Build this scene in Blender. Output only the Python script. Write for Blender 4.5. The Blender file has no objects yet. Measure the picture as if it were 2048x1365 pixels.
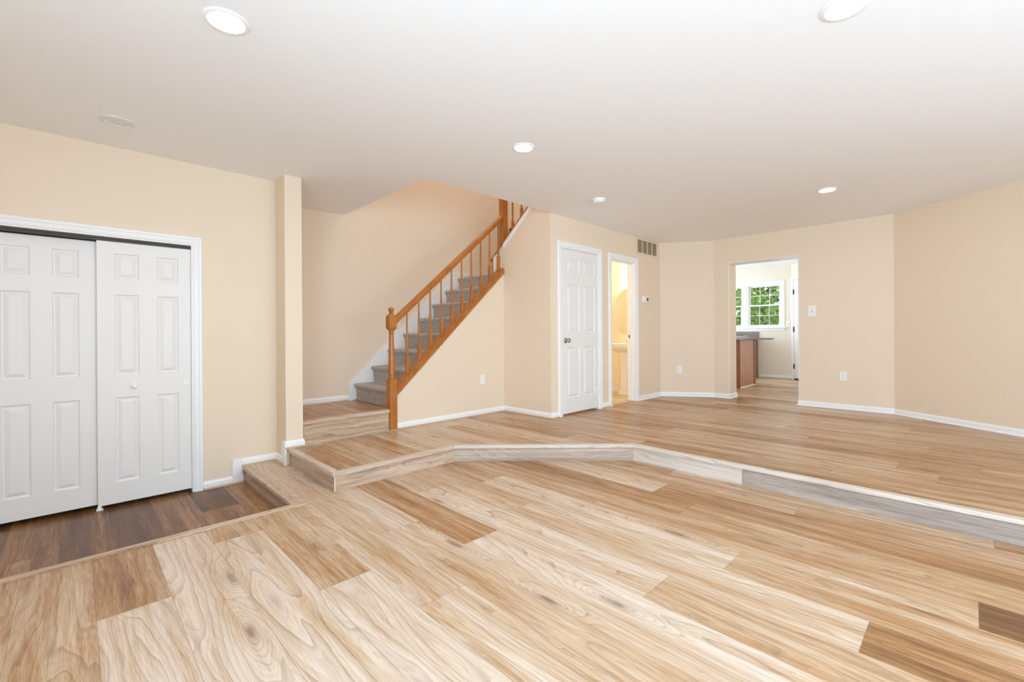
import bpy, bmesh, math, random
from mathutils import Vector, Matrix
import numpy as np

S = bpy.context.scene
COL = S.collection
random.seed(7)

# ------------------------------------------------------------------ camera
W_PX, H_PX = 2048, 1365
F_PX, YAW, PITCH, ROLL = 897.846, 45.4421, -0.0119, -0.3874
CX, CY, EYE = 1031.852, 667.247, 1.0162


def cam_axes():
    a, p, r = math.radians(YAW), math.radians(PITCH), math.radians(ROLL)
    fw = Vector((math.cos(a) * math.cos(p), math.sin(a) * math.cos(p), math.sin(p)))
    rt = Vector((math.sin(a), -math.cos(a), 0))
    up = rt.cross(fw)
    return rt * math.cos(r) + up * math.sin(r), -rt * math.sin(r) + up * math.cos(r), fw


_rt, _up, _fw = cam_axes()
cam_data = bpy.data.cameras.new('camera')
cam_data.sensor_width = 36
cam_data.lens = 36 * F_PX / W_PX
cam_data.shift_x = -(CX - W_PX / 2) / W_PX
cam_data.shift_y = -(H_PX / 2 - CY) / W_PX
cam_data.clip_start = 0.05
cam = bpy.data.objects.new('camera', cam_data)
COL.objects.link(cam)
cam.matrix_world = Matrix((
    (_rt.x, _up.x, -_fw.x, 0), (_rt.y, _up.y, -_fw.y, 0), (_rt.z, _up.z, -_fw.z, EYE), (0, 0, 0, 1)))
S.camera = cam

# ------------------------------------------------------------------ view, world, daylight
S.view_settings.view_transform = 'Standard'
S.view_settings.look = 'None'
S.view_settings.gamma = 1
S.view_settings.use_curve_mapping = False
S.view_settings.exposure = -0.05
S.cycles.use_denoising = True
S.cycles.max_bounces = 14
S.cycles.diffuse_bounces = 8
S.cycles.glossy_bounces = 4
S.cycles.sample_clamp_indirect = 12

world = bpy.data.worlds.new('world')
S.world = world
world.use_nodes = True
world.node_tree.nodes['Background'].inputs[0].default_value = (0.86, 0.93, 1.0, 1)
world.node_tree.nodes['Background'].inputs[1].default_value = 1.6


def fill_light(name, loc, direction, sx, sy, power, color=(0.93, 0.96, 1.0)):
    L = bpy.data.lights.new(name, 'AREA')
    L.shape = 'RECTANGLE'
    L.size, L.size_y = sx, sy
    L.energy = power
    L.color = color
    o = bpy.data.objects.new(name, L)
    COL.objects.link(o)
    o.location = loc
    o.rotation_euler = Vector(direction).to_track_quat('-Z', 'Z').to_euler()
    return o


# daylight added as area lights at invented windows, in the kitchen and upstairs
FILL_TINT = (0.57, 0.79, 1.0)
fill_light('added_fill_back', (1.9, -2.54, 1.30), (0, 1, -0.05), 2.8, 1.6, 102, FILL_TINT)
fill_light('added_fill_dining', (4.1, -2.54, 1.30), (0, 1, 0), 0.9, 1.6, 12, FILL_TINT)
fill_light('added_fill_front', (-1.34, -0.2, 1.25), (1, 0, 0.55), 2.0, 1.8, 192, FILL_TINT)
fill_light('added_fill_kitchen', (9.3, 4.93, 1.15), (0, -1, 0), 1.9, 2.0, 74, (0.72, 0.87, 1.0))
fill_light('added_fill_upstairs', (3.6, 4.4, 4.8), (0, 0, -1), 1.6, 1.2, 21, (0.86, 0.92, 0.98))  # added area light under the upstairs ceiling, no window there
LAMP = 96.0          # radiance of a lit downlight lens
# ------------------------------------------------------------------ room dimensions
HC = 2.44
Z_LIV, Z_FOY, Z_LAND = -0.139, -0.279, 0.222
YL, YP, XL, XP = 4.524, 4.271, 1.336, 1.480
YF, YK, XK, YC = 5.258, 4.306, 4.019, 3.494
XE, XM, YM, YR = 6.684, 7.120, 2.824, 0.663
XB, YB = -1.40, -2.60           # walls behind the camera
XRB = 4.862                     # where the angled wall meets the back wall
XO, XO2 = 2.298, 5.05           # stair opening in the ceiling
XS1, YS1, XS2, XS3, YS3 = 1.360, 3.291, 2.441, 3.595, 2.151
YEDGE, XST = 3.223, 1.064
XKW = 10.88                     # kitchen window wall
XJ = 7.405                      # kitchen face of the doorway wall

# ------------------------------------------------------------------ materials
def lin(r, g, b):
    f = lambda c: c / 12.92 if c <= 0.04045 else ((c + 0.055) / 1.055) ** 2.4
    return (f(r / 255), f(g / 255), f(b / 255), 1)


class NT:
    def __init__(self, name):
        self.m = bpy.data.materials.new(name)
        self.m.use_nodes = True
        self.t = self.m.node_tree
        self.bsdf = self.t.nodes['Principled BSDF']
        self.out = self.t.nodes['Material Output']

    def n(self, typ, **kw):
        nd = self.t.nodes.new(typ)
        for k, v in kw.items():
            setattr(nd, k, v)
        return nd

    def set(self, sock, v):
        if isinstance(v, bpy.types.NodeSocket):
            self.t.links.new(v, sock)
        else:
            sock.default_value = v

    def math(self, op, a, b=None, c=None, clamp=False):
        nd = self.n('ShaderNodeMath', operation=op, use_clamp=clamp)
        for i, v in enumerate((a, b, c)):
            if v is not None:
                self.set(nd.inputs[i], v)
        return nd.outputs[0]

    def mix(self, f, a, b):
        nd = self.n('ShaderNodeMix', data_type='RGBA')
        self.set(nd.inputs[0], f)
        self.set(nd.inputs[6], a)
        self.set(nd.inputs[7], b)
        return nd.outputs[2]

    def noise(self, vec, scale=1.0, detail=2.0, rough=0.5, dim='3D'):
        nd = self.n('ShaderNodeTexNoise', noise_dimensions=dim)
        self.set(nd.inputs['Vector'], vec)
        nd.inputs['Scale'].default_value = scale
        nd.inputs['Detail'].default_value = detail
        nd.inputs['Roughness'].default_value = rough
        return nd.outputs[0]

    def comb(self, x, y, z=0.0):
        nd = self.n('ShaderNodeCombineXYZ')
        for i, v in enumerate((x, y, z)):
            self.set(nd.inputs[i], v)
        return nd.outputs[0]

    def bump(self, h, strength, dist=0.002):
        nd = self.n('ShaderNodeBump')
        nd.inputs['Strength'].default_value = strength
        nd.inputs['Distance'].default_value = dist
        self.set(nd.inputs['Height'], h)
        self.t.links.new(nd.outputs[0], self.bsdf.inputs['Normal'])

    def obj(self):
        return self.n('ShaderNodeTexCoord').outputs['Object']


def plain(name, col, rough=0.5, metal=0.0, bump=0.0, bscale=200.0, var=0.0):
    k = NT(name)
    k.bsdf.inputs['Roughness'].default_value = rough
    k.bsdf.inputs['Metallic'].default_value = metal
    co = k.obj()
    nz = k.noise(co, bscale, 2)
    if var:
        c2 = tuple(c * (1 - var) for c in col[:3]) + (1,)
        k.set(k.bsdf.inputs['Base Color'], k.mix(nz, col, c2))
    else:
        k.bsdf.inputs['Base Color'].default_value = col
    if bump:
        k.bump(nz, bump)
    return k.m


WALL = plain('wall_paint_cream', lin(237, 219, 196), 0.6, bump=0.12, bscale=260)
WALLB = plain('wall_paint_bath', lin(249, 239, 215), 0.6, bump=0.1, bscale=260)
WALLK = plain('wall_paint_kitchen', lin(238, 231, 216), 0.6, bump=0.1, bscale=260)
CEIL = plain('ceiling_paint_white', lin(246, 246, 246), 0.85, bump=0.15, bscale=180)
TRIM = plain('trim_paint_white', lin(245, 245, 244), 0.35)
DOORW = plain('door_paint_white', lin(239, 236, 233), 0.4, bump=0.04, bscale=400)
PLASTIC = plain('plastic_white', lin(246, 245, 242), 0.3)
IVORY = plain('plastic_dim', lin(150, 146, 140), 0.4)
DUCT = plain('duct_brown', lin(84, 64, 46), 0.7)
DARK = plain('dark_slot', lin(40, 38, 36), 0.6)
TRACK = plain('track_bronze', lin(70, 62, 55), 0.4, 0.6)
NICKEL = plain('satin_nickel', lin(176, 168, 156), 0.32, 0.95)
CHROME = plain('chrome', lin(225, 225, 228), 0.12, 1.0)
HINGEM = plain('hinge_dark_metal', lin(92, 88, 86), 0.4, 0.8)
PORC = plain('porcelain', lin(250, 246, 238), 0.12)
VENTM = plain('vent_enamel', lin(232, 214, 184), 0.45)
LCD = plain('lcd_grey', lin(96, 98, 96), 0.25)


def emis(name, col, strength):
    k = NT(name)
    e = k.n('ShaderNodeEmission')
    e.inputs[0].default_value = col
    e.inputs[1].default_value = strength
    k.t.links.new(e.outputs[0], k.out.inputs[0])
    return k.m


LENS_ON = emis('downlight_lens_lit', (1, 0.93, 0.80, 1), LAMP)
LENS_OFF = plain('downlight_lens_unlit', lin(232, 232, 230), 0.7)
BULB = emis('vanity_bulb', (1, 0.95, 0.84, 1), 120)


def glass():
    k = NT('window_glass')
    tr = k.n('ShaderNodeBsdfTransparent')
    gl = k.n('ShaderNodeBsdfGlossy')
    gl.inputs['Roughness'].default_value = 0.02
    fr = k.n('ShaderNodeFresnel')
    fr.inputs[0].default_value = 1.45
    mx = k.n('ShaderNodeMixShader')
    k.t.links.new(fr.outputs[0], mx.inputs[0])
    k.t.links.new(tr.outputs[0], mx.inputs[1])
    k.t.links.new(gl.outputs[0], mx.inputs[2])
    k.t.links.new(mx.outputs[0], k.out.inputs[0])
    return k.m


GLASS = glass()


def mirror():
    k = NT('mirror_silver')
    k.bsdf.inputs['Base Color'].default_value = (0.93, 0.92, 0.9, 1)
    k.bsdf.inputs['Metallic'].default_value = 1
    k.bsdf.inputs['Roughness'].default_value = 0.02
    return k.m


MIRROR = mirror()


def planks():
    """vinyl plank: growth-ring contours of a warped field, knots, fibres, tone per plank (face attribute)."""
    k = NT('vinyl_plank')
    uv = k.n('ShaderNodeUVMap', uv_map='grain').outputs[0]
    ed = k.n('ShaderNodeUVMap', uv_map='edge').outputs[0]
    at = k.n('ShaderNodeVertexColor', layer_name='plank')
    sp = k.n('ShaderNodeSeparateColor')
    k.t.links.new(at.outputs[0], sp.inputs[0])
    tone, r1, grey = sp.outputs[0], sp.outputs[1], sp.outputs[2]
    s = k.n('ShaderNodeSeparateXYZ')
    k.t.links.new(uv, s.inputs[0])
    u, v = s.outputs[0], s.outputs[1]
    rz = k.math('MULTIPLY', r1, 37.0)
    warp = k.noise(k.comb(k.math('MULTIPLY', u, 4.2), k.math('MULTIPLY', v, 0.62), rz), 1, 2.0, 0.45)
    warp2 = k.noise(k.comb(k.math('MULTIPLY', u, 20.0), k.math('MULTIPLY', v, 4.0), rz), 1, 2, 0.5)
    # knots
    vo = k.n('ShaderNodeTexVoronoi', voronoi_dimensions='2D', feature='F1')
    k.set(vo.inputs['Vector'], k.comb(k.math('MULTIPLY_ADD', u, 3.2, k.math('MULTIPLY', r1, 91.0)),
                                      k.math('MULTIPLY', v, 0.85), 0))
    vo.inputs['Scale'].default_value = 1.0
    vo.inputs['Randomness'].default_value = 0.95
    dv = vo.outputs['Distance']
    vs_ = k.n('ShaderNodeSeparateColor')
    k.t.links.new(vo.outputs['Color'], vs_.inputs[0])
    dv = k.math('ADD', dv, k.math('MULTIPLY', k.math('LESS_THAN', vs_.outputs[0], 0.55), 3.0))
    dk = k.math('MULTIPLY_ADD', k.math('SUBTRACT', warp2, 0.5), 0.12, dv)
    kn = k.math('EXPONENT', k.math('MULTIPLY', k.math('MULTIPLY', dk, dk), -42.0))
    h = k.math('ADD', k.math('MULTIPLY', u, 24.0), k.math('MULTIPLY', warp, 13.0))
    h = k.math('ADD', h, k.math('MULTIPLY', warp2, 0.7))
    h = k.math('ADD', h, k.math('MULTIPLY', kn, 5.5))
    fr = k.math('FRACT', h)
    ring = k.math('POWER', fr, 3.5)
    fr2 = k.math('FRACT', k.math('MULTIPLY', h, 3.1))
    ring2 = k.math('POWER', fr2, 2.0)
    fib = k.noise(k.comb(k.math('MULTIPLY', u, 210.0), k.math('MULTIPLY', v, 9.0), rz), 1, 2, 0.6)
    broad = k.noise(k.comb(k.math('MULTIPLY', u, 13.0), k.math('MULTIPLY', v, 0.8), rz), 1, 2, 0.5)
    mid = k.noise(k.comb(k.math('MULTIPLY', u, 46.0), k.math('MULTIPLY', v, 2.2), rz), 1, 2, 0.5)
    t = k.math('ADD', tone, k.math('MULTIPLY', k.math('SUBTRACT', broad, 0.5), 0.95))
    t = k.math('ADD', t, k.math('MULTIPLY', k.math('SUBTRACT', mid, 0.5), 0.5))
    t = k.math('ADD', t, k.math('MULTIPLY', k.math('SUBTRACT', fib, 0.5), 0.70))
    t = k.math('MULTIPLY', t, 1 / 1.4, clamp=True)
    ramp = k.n('ShaderNodeValToRGB')
    k.set(ramp.inputs[0], t)
    els = ramp.color_ramp.elements
    els[0].position, els[0].color = 0.0, lin(223, 203, 184)
    els[1].position, els[1].color = 1.0, lin(80, 55, 36)
    for pos, c in ((0.236, lin(203, 172, 140)), (0.471, lin(175, 129, 85)), (0.714, lin(121, 83, 53))):
        e = els.new(pos)
        e.color = c
    gr = k.n('ShaderNodeValToRGB')
    k.set(gr.inputs[0], t)
    gr.color_ramp.elements[0].color = lin(224, 214, 204)
    gr.color_ramp.elements[1].color = lin(112, 100, 90)
    col = k.mix(grey, ramp.outputs[0], gr.outputs[0])
    amt = k.math('MULTIPLY', k.math('ADD', k.math('MULTIPLY', ring, 0.42), k.math('MULTIPLY', ring2, 0.22)),
                 k.math('MULTIPLY_ADD', mid, 0.9, 0.25))
    amt = k.math('ADD', amt, k.math('MULTIPLY', k.math('EXPONENT', k.math('MULTIPLY', k.math('MULTIPLY', dk, dk), -300.0)), 0.55), clamp=True)
    dk_col = k.mix(grey, lin(104, 70, 46), lin(122, 108, 98))
    col = k.mix(amt, col, dk_col)
    # seams
    es = k.n('ShaderNodeSeparateXYZ')
    k.t.links.new(ed, es.inputs[0])
    m1 = k.math('LESS_THAN', es.outputs[0], 0.0016)
    m2 = k.math('LESS_THAN', es.outputs[1], 0.0020)
    seam = k.math('MAXIMUM', m1, m2)
    col = k.mix(k.math('MULTIPLY', seam, 0.55), col, lin(78, 58, 42))
    k.set(k.bsdf.inputs['Base Color'], col)
    k.bsdf.inputs['Roughness'].default_value = 0.31
    k.bsdf.inputs['Specular IOR Level'].default_value = 0.28
    k.bump(k.math('SUBTRACT', fib, k.math('MULTIPLY', seam, 2.0)), 0.10, 0.0006)
    return k.m


PLANK = planks()


def oak(name, a, b):
    k = NT(name)
    co = k.obj()
    mp = k.n('ShaderNodeMapping')
    k.t.links.new(co, mp.inputs[0])
    mp.inputs['Scale'].default_value = (60, 60, 4)
    n1 = k.noise(mp.outputs[0], 1, 3, 0.6)
    n2 = k.noise(co, 6, 2)
    f = k.math('ADD', k.math('MULTIPLY', n1, 0.8), k.math('MULTIPLY', n2, 0.35), clamp=True)
    r = k.n('ShaderNodeValToRGB')
    k.set(r.inputs[0], f)
    r.color_ramp.elements[0].position = 0.30
    r.color_ramp.elements[0].color = b
    r.color_ramp.elements[1].position = 0.78
    r.color_ramp.elements[1].color = a
    k.set(k.bsdf.inputs['Base Color'], r.outputs[0])
    k.bsdf.inputs['Roughness'].default_value = 0.3
    k.bump(n1, 0.05)
    return k.m


OAK = oak('golden_oak', lin(198, 124, 50), lin(150, 85, 28))
CAB = oak('cabinet_maple', lin(196, 142, 98), lin(172, 116, 76))
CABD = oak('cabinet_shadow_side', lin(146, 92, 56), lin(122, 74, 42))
SHOE = oak('shoe_moulding_oak', lin(206, 182, 152), lin(182, 155, 124))


def carpet():
    k = NT('carpet_grey_brown')
    co = k.obj()
    n1 = k.noise(co, 420, 3, 0.7)
    n2 = k.noise(co, 45, 3, 0.6)
    f = k.math('ADD', k.math('MULTIPLY', n1, 0.7), k.math('MULTIPLY', n2, 0.55), clamp=True)
    r = k.n('ShaderNodeValToRGB')
    k.set(r.inputs[0], f)
    r.color_ramp.elements[0].position = 0.40
    r.color_ramp.elements[0].color = lin(140, 132, 126)
    r.color_ramp.elements[1].position = 0.82
    r.color_ramp.elements[1].color = lin(226, 218, 210)
    k.set(k.bsdf.inputs['Base Color'], r.outputs[0])
    k.bsdf.inputs['Roughness'].default_value = 0.95
    k.bsdf.inputs['Specular IOR Level'].default_value = 0.1
    k.bump(n1, 0.6, 0.006)
    return k.m


CARPET = carpet()


def granite():
    k = NT('granite_speckled')
    co = k.obj()
    n1 = k.noise(co, 90, 3, 0.8)
    r = k.n('ShaderNodeValToRGB')
    k.set(r.inputs[0], n1)
    els = r.color_ramp.elements
    els[0].position, els[0].color = 0.40, lin(52, 46, 48)
    els[1].position, els[1].color = 0.60, lin(205, 198, 194)
    e = els.new(0.5)
    e.color = lin(128, 112, 108)
    k.set(k.bsdf.inputs['Base Color'], r.outputs[0])
    k.bsdf.inputs['Roughness'].default_value = 0.15
    return k.m


GRANITE = granite()


def tile():
    k = NT('bath_vinyl_tile')
    b = k.n('ShaderNodeTexBrick')
    k.t.links.new(k.obj(), b.inputs['Vector'])
    b.offset = 0
    b.inputs['Color1'].default_value = lin(226, 206, 168)
    b.inputs['Color2'].default_value = lin(216, 194, 152)
    b.inputs['Mortar'].default_value = lin(188, 164, 124)
    b.inputs['Scale'].default_value = 1
    b.inputs['Brick Width'].default_value = 0.3
    b.inputs['Row Height'].default_value = 0.3
    b.inputs['Mortar Size'].default_value = 0.005
    k.t.links.new(b.outputs[0], k.bsdf.inputs['Base Color'])
    k.bsdf.inputs['Roughness'].default_value = 0.3
    return k.m


TILE = tile()


def leafmat(name, a, b):
    k = NT(name)
    n1 = k.noise(k.obj(), 3.0, 2)
    c = k.mix(n1, a, b)
    k.set(k.bsdf.inputs['Base Color'], c)
    k.bsdf.inputs['Roughness'].default_value = 0.5
    tr = k.n('ShaderNodeBsdfTranslucent')
    k.t.links.new(c, tr.inputs[0])
    mx = k.n('ShaderNodeMixShader')
    mx.inputs[0].default_value = 0.35
    k.t.links.new(k.bsdf.outputs[0], mx.inputs[1])
    k.t.links.new(tr.outputs[0], mx.inputs[2])
    k.t.links.new(mx.outputs[0], k.out.inputs[0])
    return k.m


LEAF_L = leafmat('leaf_bright', lin(190, 222, 110), lin(104, 160, 52))
LEAF_D = leafmat('leaf_dark', lin(58, 96, 46), lin(36, 66, 32))
BARK = plain('bark', lin(84, 72, 60), 0.9, bump=0.5, bscale=30, var=0.4)
GRASS = plain('lawn_green', lin(96, 136, 62), 0.9, bump=0.4, bscale=60, var=0.4)

# ------------------------------------------------------------------ mesh helpers
class MB:
    def __init__(self):
        self.v, self.f, self.g, self.e, self.a = [], [], [], [], []
        self.smooth = set()

    def face(self, pts, grain=None, edge=None, attr=None, smooth=False):
        i = len(self.v)
        self.v += [tuple(p) for p in pts]
        self.f.append(list(range(i, i + len(pts))))
        self.g.append(grain)
        self.e.append(edge)
        self.a.append(attr)
        if smooth:
            self.smooth.add(len(self.f) - 1)

    def mesh(self, verts, faces, smooth=False):
        i = len(self.v)
        self.v += [tuple(p) for p in verts]
        for f in faces:
            self.f.append([i + j for j in f])
            self.g.append(None)
            self.e.append(None)
            self.a.append(None)
            if smooth:
                self.smooth.add(len(self.f) - 1)

    def box(self, x0, x1, y0, y1, z0, z1, fr=None, bev=0.0):
        if bev > 0:
            return self.bevbox(x0, x1, y0, y1, z0, z1, bev, fr)
        P = [(x0, y0, z0), (x1, y0, z0), (x1, y1, z0), (x0, y1, z0), (x0, y0, z1), (x1, y0, z1), (x1, y1, z1), (x0, y1, z1)]
        if fr:
            P = [fr(*p) for p in P]
        self.mesh(P, [(0, 3, 2, 1), (4, 5, 6, 7), (0, 1, 5, 4), (1, 2, 6, 5), (2, 3, 7, 6), (3, 0, 4, 7)])

    def bevbox(self, x0, x1, y0, y1, z0, z1, b, fr=None):
        bm = bmesh.new()
        bmesh.ops.create_cube(bm, size=1)
        for v in bm.verts:
            v.co = Vector((x0 + (v.co.x + .5) * (x1 - x0), y0 + (v.co.y + .5) * (y1 - y0), z0 + (v.co.z + .5) * (z1 - z0)))
        bmesh.ops.bevel(bm, geom=bm.edges[:], offset=b, segments=2, affect='EDGES', profile=0.5)
        vs = [tuple(v.co) for v in bm.verts]
        if fr:
            vs = [fr(*p) for p in vs]
        bm.verts.index_update()
        self.mesh(vs, [[v.index for v in f.verts] for f in bm.faces])
        bm.free()

    def prism(self, poly, mapf):
        """poly: 2-D outline; mapf(a, b, k) -> 3-D for k in 0, 1."""
        n = len(poly)
        P = [mapf(a, b, 0) for a, b in poly] + [mapf(a, b, 1) for a, b in poly]
        self.mesh(P, [list(range(n)), list(range(2 * n - 1, n - 1, -1))] + [(i, (i + 1) % n, n + (i + 1) % n, n + i) for i in range(n)])

    def lathe(self, prof, origin=(0, 0, 0), segs=24, axis='z', fr=None, smooth=True):
        """prof: list of (r, h)."""
        P, F = [], []
        for r, h in prof:
            for i in range(segs):
                a = 2 * math.pi * i / segs
                c, s_ = r * math.cos(a), r * math.sin(a)
                p = (c, s_, h) if axis == 'z' else ((c, h, s_) if axis == 'y' else (h, c, s_))
                p = (p[0] + origin[0], p[1] + origin[1], p[2] + origin[2])
                P.append(fr(*p) if fr else p)
        for j in range(len(prof) - 1):
            for i in range(segs):
                F.append((j * segs + i, j * segs + (i + 1) % segs, (j + 1) * segs + (i + 1) % segs, (j + 1) * segs + i))
        n0 = len(P)
        if prof[0][0] > 1e-5:
            F.append(tuple(range(segs - 1, -1, -1)))
        if prof[-1][0] > 1e-5:
            F.append(tuple(range((len(prof) - 1) * segs, n0)))
        self.mesh(P, F, smooth)

    def tube(self, path, r, segs=10):
        path = [Vector(p) for p in path]
        P, F = [], []
        for i, p in enumerate(path):
            d = (path[min(i + 1, len(path) - 1)] - path[max(i - 1, 0)]).normalized()
            x = d.orthogonal().normalized()
            y = d.cross(x)
            rr = r[i] if isinstance(r, (list, tuple)) else r
            for k in range(segs):
                a = 2 * math.pi * k / segs
                P.append(tuple(p + x * (rr * math.cos(a)) + y * (rr * math.sin(a))))
        for i in range(len(path) - 1):
            for k in range(segs):
                F.append((i * segs + k, i * segs + (k + 1) % segs, (i + 1) * segs + (k + 1) % segs, (i + 1) * segs + k))
        F.append(tuple(range(segs - 1, -1, -1)))
        F.append(tuple(range((len(path) - 1) * segs, len(path) * segs)))
        self.mesh(P, F, True)

    def build(self, name, mat, parent=None, origin=None, bevel=0.0):
        me = bpy.data.meshes.new(name)
        off = Vector(origin) if origin is not None else Vector((0, 0, 0))
        me.from_pydata([tuple(Vector(p) - off) for p in self.v], [], self.f)
        if any(g is not None for g in self.g):
            me.uv_layers.new(name='grain')
            me.uv_layers.new(name='edge')
            me.color_attributes.new('plank', 'FLOAT_COLOR', 'CORNER')
            ug, ue, ca = me.uv_layers['grain'], me.uv_layers['edge'], me.color_attributes['plank']
            for p in me.polygons:
                g, e, a = self.g[p.index], self.e[p.index], self.a[p.index]
                for j, li in enumerate(p.loop_indices):
                    ug.data[li].uv = g[j] if g else (0, 0)
                    ue.data[li].uv = e[j] if e else (1, 1)
                    ca.data[li].color = (a[0], a[1], a[2], 1) if a else (0.3, 0.5, 0, 1)
        if all(g is None for g in self.g):
            bm = bmesh.new()
            bm.from_mesh(me)
            bmesh.ops.remove_doubles(bm, verts=bm.verts, dist=1e-6)
            bmesh.ops.recalc_face_normals(bm, faces=bm.faces)
            bm.to_mesh(me)
            bm.free()
        if self.smooth:
            me.polygons.foreach_set('use_smooth', [True] * len(me.polygons))
        me.materials.append(mat)
        o = bpy.data.objects.new(name, me)
        COL.objects.link(o)
        o.location = off
        if self.smooth:
            me.set_sharp_from_angle(angle=math.radians(40))
        if bevel:
            b = o.modifiers.new('bevel', 'BEVEL')
            b.width = bevel
            b.segments = 2
            b.limit_method = 'ANGLE'
            b.angle_limit = math.radians(50)
        if parent is not None:
            o.parent = parent
            o.location = off - WORLD[parent]
        WORLD[o] = off
        return o


WORLD = {}


def tag(o, label, cat, group=None, kind=None):
    o['label'] = label
    o['category'] = cat
    if group:
        o['group'] = group
    if kind:
        o['kind'] = kind
    return o


def struct(o, label, cat):
    return tag(o, label, cat, kind='structure')


def empty(name, loc):
    o = bpy.data.objects.new(name, None)
    COL.objects.link(o)
    o.empty_display_size = 0.1
    o.location = loc
    WORLD[o] = Vector(loc)
    return o


def frame(ox, oy, ang):
    """local (s along the wall, d out of the wall into the room, z) -> world; ang = direction of s; d is to the right of s."""
    c, s_ = math.cos(ang), math.sin(ang)
    return lambda s, d, z: (ox + s * c + d * s_, oy + s * s_ - d * c, z)


# ------------------------------------------------------------------ floors
PW = 0.243


def clip(poly, nx, ny, c):
    """keep nx*x + ny*y <= c"""
    out = []
    for i in range(len(poly)):
        a, b = poly[i - 1], poly[i]
        da, db = nx * a[0] + ny * a[1] - c, nx * b[0] + ny * b[1] - c
        if (da <= 0) != (db <= 0):
            t = da / (da - db)
            out.append((a[0] + t * (b[0] - a[0]), a[1] + t * (b[1] - a[1])))
        if db <= 0:
            out.append(b)
    return out


def plank_floor(name, z, regions, x0, joints, tones, length=1.82, seed=1):
    rnd = random.Random(seed)
    mb = MB()
    for reg in regions:
        ys = [p[1] for p in reg]
        xs = [p[0] for p in reg]
        for r in range(math.floor((min(xs) - x0) / PW), math.ceil((max(xs) - x0) / PW)):
            xa, xb = x0 + r * PW, x0 + (r + 1) * PW
            j0 = joints.get(r)
            if j0 is None:
                j0 = random.Random(seed * 100 + r).random() * length
            k0 = math.floor((min(ys) - j0) / length)
            for k in range(k0, math.ceil((max(ys) - j0) / length)):
                ya, yb = j0 + k * length, j0 + (k + 1) * length
                poly = [(xa, ya), (xb, ya), (xb, yb), (xa, yb)]
                n = len(reg)
                for i in range(n):
                    a, b = reg[i], reg[(i + 1) % n]
                    nx, ny = b[1] - a[1], a[0] - b[0]
                    poly = clip(poly, nx, ny, nx * a[0] + ny * a[1])
                    if len(poly) < 3:
                        break
                if len(poly) < 3:
                    continue
                pr = random.Random(seed * 7919 + r * 131 + k)
                off = pr.random() * 40
                t = tones.get((r, k))
                if t is None:
                    t = pr.choice([0.18, 0.25, 0.3, 0.38, 0.45, 0.55])
                rr = pr.random()
                mb.face([(x, y, z) for x, y in poly], [(x - xa, y + off) for x, y in poly],
                        [(x - xa, y - ya) for x, y in poly], (t, rr, 0.0))
    return mb.build(name, PLANK)


# living floor: rows measured in the photograph; key = row, value = y of one end joint
LJ = {-9: 2.0, -8: 2.49, -7: 1.35, -6: 2.95, -5: 2.068, -4: 1.64, -3: 2.40, -2: 1.956, -1: 1.01, 0: 2.11, 1: 0.853, 2: 1.805,
      3: 1.31, 4: 1.625, 5: 0.79, 6: -0.08}
LT = {(-9, 0): 0.48, (-8, 0): 0.66, (-8, -1): 0.08, (-9, -1): 0.5, (-7, 0): 0.10, (-7, -1): 0.12, (-6, 0): 0.42, (-6, -1): 0.08,  # plank tones, with some shade and vignetting put into the outer rows
      (-5, 0): 0.42, (-5, -1): 0.10, (-4, 0): 0.26, (-4, -1): 0.25, (-3, 0): 0.14, (-3, -1): 0.30,
      (-2, 0): 0.58, (-2, -1): 0.14, (-1, 0): 0.16, (-1, -1): 0.36, (0, 0): 0.34, (0, -1): 0.28, (0, -2): 0.80,
      (1, 0): 0.20, (1, -1): 0.46, (2, 0): 0.50, (2, -1): 0.44, (2, -2): 1.05, (3, 0): 0.64, (3, -1): 0.52,
      (4, 0): 0.22, (4, -1): 0.66, (5, 0): 0.46, (5, -1): 0.48, (6, -1): 0.68, (6, 0): 0.4}
floor_living = plank_floor('floor', Z_LIV,
                           [[(XB, YB), (3.61, YB), (3.61, YEDGE), (XB, YEDGE)], [(XST, YEDGE), (XS1 + .02, YEDGE), (XS1 + .02, YL), (XST, YL)],
                            [(XS1 + .02, YEDGE), (XS2 + .1, YEDGE), (XS2 + .1, YS1 + .02), (XS1 + .02, YS1 + .02)]],
                           2.003, LJ, LT, seed=3)
struct(floor_living, 'sunken living room floor of pale wood-look planks inside the low riser', 'floor')
UJ = {0: 0.164, 1: 0.398, 2: -0.04, -1: 0.72, 4: 0.26, 3: 1.1}
UT = {(0, -1): 0.62, (0, 0): 0.42, (1, 0): 0.38, (1, -1): 0.60, (-1, 0): 0.46, (-1, -1): 0.5, (4, 0): 0.46, (4, -1): 0.62}
for _r in range(-3, 14):
    for _k in range(-3, 4):
        UT.setdefault((_r, _k), random.Random(_r * 37 + _k).choice([0.36, 0.44, 0.52, 0.60, 0.70]))  # same planks as below, toned tanner to put the warmer light into the colour
floor_upper = plank_floor('floor_dining', 0.0,
                          [[(XS1, YS1), (XS2, YS1), (XS2, 4.31), (XS1, 4.31)],
                           [(XS2, YS1), (XS3, YS3), (XS3, 4.31), (XS2, 4.31)],
                           [(XS3, YB), (XJ - .1, YB), (XJ - .1, YC + .05), (XS3, YC + .05)],
                           [(XS3, YC + .05), (XK + .05, YC + .05), (XK + .05, 4.31), (XS3, 4.31)],
                           [(XK + .05, YC + .05), (5.12, YC + .05), (5.12, 4.2), (XK + .05, 4.2)],
                           [(XJ - .1, 0.9), (11.3, 0.9), (11.3, 5.0), (XJ - .1, 5.0)]],
                          4.077, UJ, UT, seed=11)
struct(floor_upper, 'raised dining floor of planks toned tan for its warmer light, running on into the kitchen', 'floor')
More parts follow.
